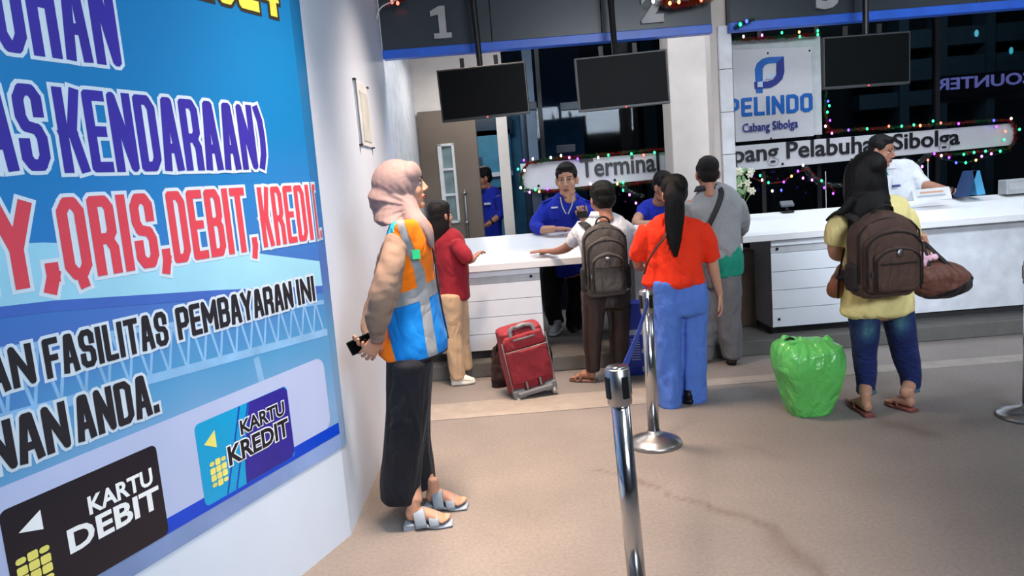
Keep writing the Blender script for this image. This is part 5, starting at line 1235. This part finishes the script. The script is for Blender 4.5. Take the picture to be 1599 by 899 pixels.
# green plastic bag
Yp = 4.28
gbg = thing('plastic_bag', 'bulging bright green plastic bag standing on the floor', 'bag', (at(1258, 640, Yp).x, Yp, 0))
rows = T(Yp, [(1263, 649, 29, .11), (1262, 632, 36, .13), (1261, 605, 46, .155), (1262, 575, 54, .175), (1259, 552, 53, .17), (1257, 540, 50, .15), (1257, 531, 40, .10)])
gg = Geo(); gg.tube(rows, n=30, p=3.4, rnd=.2)
for px, py, a_, tx, ty in ((1224, 540, 14, 1226, 523), (1295, 540, 13, 1290, 524), (1250, 533, 8, 1249, 523)):
    gg.tube(T(Yp-.02, [(px, py+14, a_, .05), (px, py, a_*.8, .03), (tx, ty, a_*.35, .015)]), n=12)
def crumple(co):
    c = np.array([at(1258, 590, Yp).x, Yp, .22]); v = co-c; ang = np.arctan2(v[:, 1], v[:, 0])
    top = np.clip((co[:, 2]-.3)/.15, 0, 1)
    f = np.abs(np.sin(ang*9+co[:, 2]*9+np.sin(co[:, 2]*25)))**.6*top*.014
    v[:, :2] *= (1+(f-.01*top)[:, None]/.2)
    n_ = np.abs(noise3(co, (2.2, 2.2, 1.6), 7))*.012+np.abs(noise3(co, (7, 7, 3), 8))*.004
    r = v/np.linalg.norm(v, axis=1)[:, None]; co2 = c+v-r*n_[:, None]
    co2[:, 2] = np.maximum(co2[:, 2], .001); return co2
grm = mat('green_plastic', (100, 196, 98), .28, var=.12, vscale=5, bump=(45, .2), spec=.6, fold=(7, .6, (1, 1, .8)))
grm.node_tree.nodes['Principled BSDF'].inputs['Subsurface Weight'].default_value = .35; grm.node_tree.nodes['Principled BSDF'].inputs['Subsurface Radius'].default_value = (.03, .06, .03)
bgo = link(remesh(gg, .0065, 2, None, crumple), 'bag_body', grm, gbg, True)
# handle knot gap (dark) and printed marks on the right side
g = Geo(); g.tube([tuple(at(1228, 531, Yp-.07))+(.006, .004), tuple(at(1233, 528, Yp-.08))+(.012, .006), tuple(at(1240, 530, Yp-.07))+(.006, .004)], n=8); g.build('knot_opening', dark, gbg, True)
g = Geo()
for k, (px, py, hw_, hh_) in enumerate(((1303, 555, 3, 2), (1306, 562, 3.5, 2.2), (1308, 571, 4, 2.4), (1309, 579, 4, 2.4), (1309, 588, 5, 3))):
    p_ = at(px-6, py, Yp-.105); g.obox(p_, Vector((.75, .65, .1)).normalized(), Vector((.65, -.75, 0)).normalized(), (0, 0, 1), hw_*.0037, .003, hh_*.0037)
g.build('printed_mark', mat('print_dark_green', (20, 48, 30), .5), gbg)

# printed blue carton
bx = thing('carton', 'blue printed carton standing on the floor between the boy and the orange blouse', 'box', (at(990, 580, 5.38).x, 5.38, 0), (0, 0, math.radians(-6)))
bt = at(990, 474, 5.38).z
g = Geo(); g.box((-.085, 0, 0), (.12, .18, bt)); g.build('carton_box', mat('carton_blue', (22, 56, 172), .4, var=.1), bx, local=True, bevel=.004)
for b0_, b1_ in [((-.02, .31), (.115, .35))]+[((-.01, .12+k*.019), (.055, .126+k*.019)) for k in range(9)]+[((.065, .03), (.105, .07)), ((.065, .17), (.11, .20))]:
    g = Geo(); g.box((b0_[0], -.003, b0_[1]), (b1_[0], 0, b1_[1])); g.build('printed_label', mat('carton_pale', (170, 190, 225), .5), bx, local=True)

# ------------------------------------------------------------------ queue posts
chrome = mat('polished_steel', (196, 198, 202), .16, 1, var=.03)
satin = mat('satin_steel', (178, 178, 180), .3, 1, var=.05)
def post(loc, label, tilt=(0, 0, 0), base=True, hz=.86, r=.032, hr=.042):
    t_ = thing('queue_post', label, 'stanchion', loc, tilt, 'belt queue posts')
    g = Geo(); g.lathe((0, 0, 0), [(.15, 0), (.152, .012), (.146, .022), (.10, .042), (.055, .056), (.038, .066), (r+.003, .08)], 40); g.build('base', satin, t_, True, local=True)
    g = Geo(); g.lathe((0, 0, 0), [(r, .06), (r, hz-.11)], 28); g.build('pole', chrome, t_, True, local=True)
    g = Geo(); g.lathe((0, 0, 0), [(r+.001, hz-.125), (hr, hz-.118), (hr, hz-.004), (hr-.004, hz)], 28); hd_ = g.build('head', satin, t_, True, local=True)
    g = Geo(); g.lathe((0, 0, 0), [(hr-.006, hz-.001), (hr-.006, hz+.004)], 28); g.build('cap', chrome, hd_, True, local=True)
    for a in (0, 90, 180, 270):
        a = math.radians(a+25); c = Vector((math.cos(a)*hr, math.sin(a)*hr, hz-.06)); g = Geo(); g.obox(c, (math.cos(a), math.sin(a), 0), (-math.sin(a), math.cos(a), 0), (0, 0, 1), .004, .011, .036); g.build('belt_slot', dark, hd_, local=True, bevel=.002)
    return t_
_pt = at(963, 573, 2.3); _pb = at(1001, 975, 2.3)
pA = post((_pb.x, 2.3, 0), 'front steel queue post, nearest the viewer, cut off by the frame', (0, math.atan2(_pt.x-_pb.x, _pt.z), 0), hz=_pt.z, r=.0305, hr=.0395)
pB = post((.722, 3.95, 0), 'middle steel queue post standing behind the front one, blue belt clipped to it', (0, 0, 0), hz=.868, r=.032, hr=.038)
pC = post((2.775, 3.9, 0), 'right steel queue post at the right edge of the picture', (0, 0, 0), hz=.865, r=.029, hr=.036)
bl = mat('blue_belt', (30, 56, 150), .6, bump=(200, .3))
a_ = Vector((_pt.x+.01, 2.35, _pt.z-.06)); b_ = Vector((.722, 3.91, .81))
g = Geo(); g.tube([tuple(a_)+(.0015, .024), tuple((a_+b_)/2-Vector((0, 0, .02)))+(.0015, .024), tuple(b_)+(.0015, .024)], side=(1, 0, 0), n=8, p=6, rnd=0, sub=6)
tag(setorigin(g.build('queue_belt', bl, None, True), (a_+b_)/2), 'blue retractable belt stretched between the front and middle queue posts', 'belt')

# ------------------------------------------------------------------ things on the counter
def topz(y, right): 
    zf, zk = (ZF2, ZK2) if right else (ZF1, ZK1); return zf+(y-YC)/(YK-YC)*(zk-zf)
nb = thing('desk_sign', 'white folded desk sign standing on the right counter before the clerk in white', 'sign', at(1457, 311, 6.1))
P = [at(x, y, 6.1) for x, y in ((1424, 297), (1482, 291), (1487, 310), (1428, 315))]; 
g = Geo(); g.prism(P[::-1], (0, .006, 0)); g.build('face', mat('white_card', (215, 218, 222), .5), nb)
g = Geo(); g.prism([P[0], P[1], P[2]+Vector((0, .12, 0)), P[3]+Vector((0, .12, 0))], (0, .005, 0)); g.build('rear_leaf', mat('white_card', (215, 218, 222), .5), nb)
for i, (y0_, ww) in enumerate(((300, 36), (305, 44))):
    g = Geo(); p_ = at(1455-ww/2, y0_+i, 6.095); q_ = at(1455+ww/2, y0_+i-ww*.085, 6.095); g.prism([p_, q_, q_-Vector((0, 0, .012)), p_-Vector((0, 0, .012))], (0, .003, 0)); g.build('printed_line', mat('faded_print_%d' % i, ((205, 150, 120), (165, 172, 182))[i], .6), nb)
ts = thing('table_stand', 'blue tent-shaped table stand on the right counter', 'stand', at(1522, 305, 6.3))
m_ = mat('stand_blue', (70, 150, 195), .5); m2_ = mat('stand_navy', (28, 60, 105), .5)
g = Geo(); g.prism([at(x, y, 6.25) for x, y in ((1519, 267), (1526, 266), (1514, 306), (1504, 308))][::-1], (0, .14, 0)); g.build('left_leaf', m2_, ts)
g = Geo(); g.prism([at(x, y, 6.25) for x, y in ((1519, 267), (1530, 266), (1539, 303), (1526, 305))][::-1], (0, .14, 0)); g.build('right_leaf', m_, ts)
cb = thing('desk_unit', 'white box-like desk unit at the right end of the counter', 'box', at(1590, 300, 6.35))
p_ = at(1566, 300, 6.35); g = Geo(); g.box((p_.x, 6.3, p_.z-.02), (p_.x+.55, 6.42, at(1566, 281, 6.35).z)); g.build('casing', mat('unit_white', (165, 168, 172), .5), cb, bevel=.008)
g = Geo(); g.box((p_.x+.02, 6.296, p_.z+.02), (p_.x+.5, 6.3, at(1566, 286, 6.35).z)); g.build('front_face', mat('unit_face', (178, 180, 184), .5), cb)
stz = at(1590, 318, 5.93); q_ = topz(5.93, True)
stk = Geo(); ang = (ZK2-ZF2)/(YK-YC)
c_ = Vector((atz(1590, 317, q_).x, 5.95, topz(5.95, True)+.001)); stk.obox(c_, (1, 0, 0), (0, 1, ang), (0, -ang, 1), .075, .028, .0008)
st_o = tag(setorigin(stk.build('sticker', mat('sticker_white', (214, 216, 220), .4)), c_), 'small white sticker with black letters stuck on the right counter top', 'sticker')
o = text('lettering', 'KITE', c_+Vector((-.034, -.011, .0012)), X3, Vector((0, 1, ang)), .068, .024, ltr, st_o, bold=.02, depth=.0006)
pp = Geo()
for k, (px, py) in enumerate(((892, 357), (899, 355), (905, 358))):
    c_ = at(px, py, 6.33-k*.02); c_.z = topz(c_.y, False)+.004; pp.obox(c_, (math.cos(k*.3), math.sin(k*.3), 0), (-math.sin(k*.3), math.cos(k*.3), ang), (0, -ang, 1), .07, .045, .0015)
tag(setorigin(pp.build('paper_sheets', mat('paper', (232, 232, 234), .7)), c_), 'loose white papers by the hand of the clerk with the lanyard', 'paper')
dv = thing('card_reader', 'small grey desk device at the back edge of the right counter', 'device', at(1229, 330, 6.4))
p_ = at(1229, 328, 6.4); p_.z = topz(6.4, True)
g = Geo(); g.box((p_.x-.05, 6.36, p_.z), (p_.x+.05, 6.44, p_.z+.012)); g.box((p_.x-.01, 6.39, p_.z), (p_.x+.01, 6.41, p_.z+.06)); g.build('stand', dark, dv, bevel=.003)
g = Geo(); g.obox((p_.x, 6.4, p_.z+.075), (1, 0, 0), (0, .8, .6), (0, -.6, .8), .055, .03, .012); g.build('reader_head', mat('device_grey', (88, 92, 100), .4), dv, bevel=.004)
# support rod at the middle screen line (acrylic queue rod)
for i, (px, y0_, y1_, lab) in enumerate(((1289, 268, 322, 'thin steel rod standing behind the counter left of the yellow shirt'), (1449, 252, 290, 'thin steel rod standing behind the clerk in white'))):
    a_ = at(px, y0_, 6.9); b_ = Vector((a_.x, 6.9, .12)); g = Geo(); g.tube([tuple(b_)+(.006, .006), tuple(a_)+(.006, .006)], n=8, sub=1); tag(setorigin(g.build('glass_rod', alum, None, True), b_), lab, 'rod')

# flowers on the counter beside the column
fp = thing('flower_bouquet', 'white flowers with green leaves on the counter beside the slim white column', 'flowers', (at(1160, 335, 6.25).x, 6.25, topz(6.25, True)))
bz = topz(6.25, True)
g = Geo(); c = at(1158, 335, 6.25); g.lathe((c.x, 6.25, bz), [(.035, 0), (.045, .02), (.03, .07), (.038, .10), (.03, .10), (.024, .075)], 20); g.build('vase', mat('white_ceramic', (200, 200, 200), .3), fp, True)
rs = random.Random(4)
for k in range(16):
    e = at(1161+rs.uniform(-13, 15), 284+rs.uniform(-20, 22), 6.25+rs.uniform(-.08, .08)); g = Geo()
    g.tube([(c.x, 6.25, bz+.09, .0025, .0025), ((c.x+e.x)/2, (6.25+e.y)/2-.01, (bz+.1+e.z)/2, .0025, .0025), tuple(e)+(.002, .002)], n=6, rnd=0); 
    stm = g.build('stem', mat('stem_green', (70, 100, 56), .6), fp, True)
    if k < 10:
        g = Geo()
        for j in range(6):
            a = j*math.pi/3; u = Vector((math.cos(a), -.4, math.sin(a))); g.ell(e+u*.018, (.016, .006, .009), Euler((0, -a, 0)).to_matrix(), 8, 6)
        g.build('flower', mat('petal_cream', (206, 204, 180), .6), fp, True)
    else:
        g = Geo(); a = rs.uniform(-1, 1); R_ = Euler((rs.uniform(-.4, .4), a, 0)).to_matrix(); g.ell(e, (.016, .004, .042), R_, 10, 8); g.build('leaf', mat('leaf_green', (104, 148, 92), .5), fp, True)

# ------------------------------------------------------------------ tinsel garlands with lights
tr = mat('tinsel_red', (150, 34, 34), .35, .4, var=.3); tg = mat('tinsel_green', (34, 96, 52), .35, .4, var=.3); ts_ = mat('tinsel_silver', (130, 138, 138), .25, .8, var=.3)
CL = {'v': (128, 60, 255), 'w': (255, 235, 225), 'g': (40, 235, 130), 'p': (240, 110, 230), 'r': (255, 90, 70), 'b': (60, 70, 255), 'o': (255, 170, 90)}
BM = {k: mat('bulb_'+k, c, emit=5) for k, c in CL.items()}
def garland(label, pts, cols, bulbs, d, rad=.03, dens=260, seed=1):
    t_ = thing('light_garland', label, 'garland', at(pts[0][0], pts[0][1], d)); rs = random.Random(seed)
    P = [at(x, y, d) for x, y in pts]; seg = [(a, b, (b-a).length) for a, b in zip(P, P[1:])]; tot = sum(s[2] for s in seg)
    g = Geo(); g.tube([tuple(p)+(.003, .003) for p in P], n=6, rnd=0, sub=2); g.build('cord', dark, t_)
    for ci, cm in enumerate(cols):
        g = Geo()
        for k in range(int(dens*3*tot/len(cols))):
            u = rs.random()*tot
            for a, b, L in seg:
                if u <= L: break
                u -= L
            p = a+(b-a)*min(1, u/L); 
            if math.sin((p.x*7+p.z*5)*2+ci*3) < -.6 and len(cols) > 1: continue
            dv_ = Vector((rs.gauss(0, 1), rs.gauss(0, 1), rs.gauss(0, 1))).normalized(); e = p+dv_*rad*rs.uniform(.4, 1.1); w_ = dv_.orthogonal().normalized()*.0035
            g.add([p-w_, p+w_, e+w_*.6, e-w_*.6], [(0, 1, 2, 3)])
        o = g.build('tinsel', cm, t_); o['kind'] = 'stuff'
    for px, py, c in bulbs:
        p = at(px, py, d-rad-.005); g = Geo(); g.ell(p, (.011, .011, .014), None, 10, 7); g.build('bulb', BM[c], t_, True)
    return t_
dG = YS-.03
garland('red and green tinsel with lights framing the left part of the name board', [(1045, 232), (980, 238), (920, 243), (860, 248), (824, 255), (813, 275), (818, 296), (850, 299), (885, 297), (930, 292), (985, 287), (1040, 281)], [tr, tg],
        [(818, 250, 'v'), (832, 248, 'w'), (860, 246, 'w'), (876, 243, 'w'), (889, 246, 'p'), (902, 248, 'v'), (934, 246, 'w'), (950, 242, 'g'), (986, 240, 'g'), (1005, 242, 'r'), (1022, 238, 'g'), (1044, 233, 'g'), (809, 264, 'g'), (819, 266, 'w'), (813, 293, 'w'), (827, 300, 'p'), (836, 296, 'g'), (842, 299, 'o'), (855, 295, 'v'), (951, 286, 'v'), (964, 287, 'o'), (973, 285, 'g'), (922, 287, 'w')], dG, .028, 700, 1)
garland('red and green tinsel with lights along the right part of the name board', [(1290, 206), (1340, 202), (1400, 199), (1460, 195), (1520, 190), (1575, 187), (1586, 200), (1584, 220), (1575, 232), (1500, 240), (1460, 243)], [tr, tg],
        [(1354, 201, 'g'), (1388, 197, 'r'), (1408, 197, 'g'), (1427, 195, 'g'), (1437, 196, 'o'), (1457, 189, 'g'), (1469, 192, 'r'), (1497, 193, 'v'), (1552, 188, 'b'), (1579, 185, 'w'), (1556, 198, 'v'), (1570, 205, 'r'), (1568, 218, 'g'), (1592, 202, 'g'), (1539, 236, 'g'), (1505, 241, 'g'), (1521, 238, 'g')], dG, .028, 600, 2)
garland('dark red tinsel with lights along the top of the logo board', [(1142, 62), (1180, 61), (1230, 58), (1280, 53)], [tr, tg], [(1161, 57, 'w'), (1190, 55, 'p'), (1221, 51, 'g'), (1248, 50, 'o'), (1249, 57, 'g'), (1277, 48, 'g'), (1277, 54, 'g')], YS-.05, .03, 800, 3)
garland('tinsel string with violet lights hanging at the right side of the logo board', [(1290, 143), (1288, 170), (1293, 200), (1310, 207)], [tr, tg], [(1293, 158, 'b'), (1296, 188, 'v'), (1295, 165, 'g'), (1289, 197, 'w'), (1299, 208, 'p'), (1325, 203, 'v'), (1292, 175, 'g')], dG, .022, 500, 4)
garland('string of coloured lights sagging below the name board behind the flowers', [(1150, 262), (1172, 275), (1195, 287), (1222, 284), (1240, 272), (1262, 262), (1275, 277), (1290, 285), (1305, 300)], [tr], [(1174, 274, 'v'), (1187, 274, 'g'), (1190, 281, 'w'), (1200, 285, 'g'), (1206, 298, 'w'), (1220, 297, 'b'), (1224, 284, 'v'), (1236, 275, 'o'), (1246, 267, 'v'), (1254, 258, 'w'), (1254, 278, 'p'), (1268, 281, 'p'), (1283, 282, 'g'), (1287, 293, 'v'), (1301, 302, 'v')], YS-.1, .012, 260, 5)
garland('string of coloured lights hanging below the right end of the name board', [(1455, 241), (1470, 247), (1490, 252), (1510, 254), (1530, 248), (1550, 242), (1580, 236)], [tg], [(1459, 240, 'v'), (1470, 243, 'w'), (1482, 246, 'v'), (1493, 254, 'b'), (1508, 254, 'g'), (1524, 250, 'o'), (1533, 244, 'p'), (1548, 240, 'p'), (1562, 236, 'g'), (1440, 260, 'p'), (1449, 250, 'r')], YS-.1, .01, 160, 6)
garland('silver tinsel swag under the name board left of the woman in yellow', [(1256, 260), (1266, 275), (1285, 288), (1312, 290)], [ts_], [], YS-.06, .035, 1300, 7)
garland('silver tinsel swag hanging beside the clerk in white', [(1452, 241), (1437, 252), (1425, 266), (1415, 275)], [ts_], [], YS-.06, .035, 1300, 8)
garland('silver tinsel swag with green light left of the hidden clerk', [(968, 288), (978, 296), (990, 304), (1003, 306)], [ts_], [(973, 297, 'g'), (983, 304, 'p'), (993, 317, 'p')], YS-.06, .03, 1200, 9)
garland('red tinsel hanging in front of the fascia above number two', [(1035, 2), (1055, 8), (1075, 4), (1090, 0), (1112, -4)], [tr, mat('tinsel_gold', (170, 96, 40), .35, .4)], [(1020, 2, 'w'), (1046, 5, 'o'), (1060, 3, 'o'), (1095, 0, 'r')], YF-.12, .045, 900, 10)
garland('short red light string above the fascia beside the left wall', [(600, 8), (612, 4), (628, 0), (640, -8)], [tr], [(621, 5, 'r'), (612, 3, 'r')], YF-.12, .02, 300, 11)
garland('teal light string in front of the fascia right of the slim column', [(1150, 42), (1160, 36), (1176, 30)], [tg], [(1156, 38, 'g'), (1166, 33, 'b')], YF-.06, .03, 400, 12)
g = Geo(); g.tube([tuple(at(*q, 5.4))+(.005, .005) for q in ((588, 30), (592, 16), (600, 8), (614, 2), (640, -12))], n=8, rnd=0); tag(setorigin(g.build('cable', mat('white_cable', (200, 200, 200), .5), None, True), at(600, 8, 5.4)), 'thin white cable looping from the left wall to the fascia', 'cable')
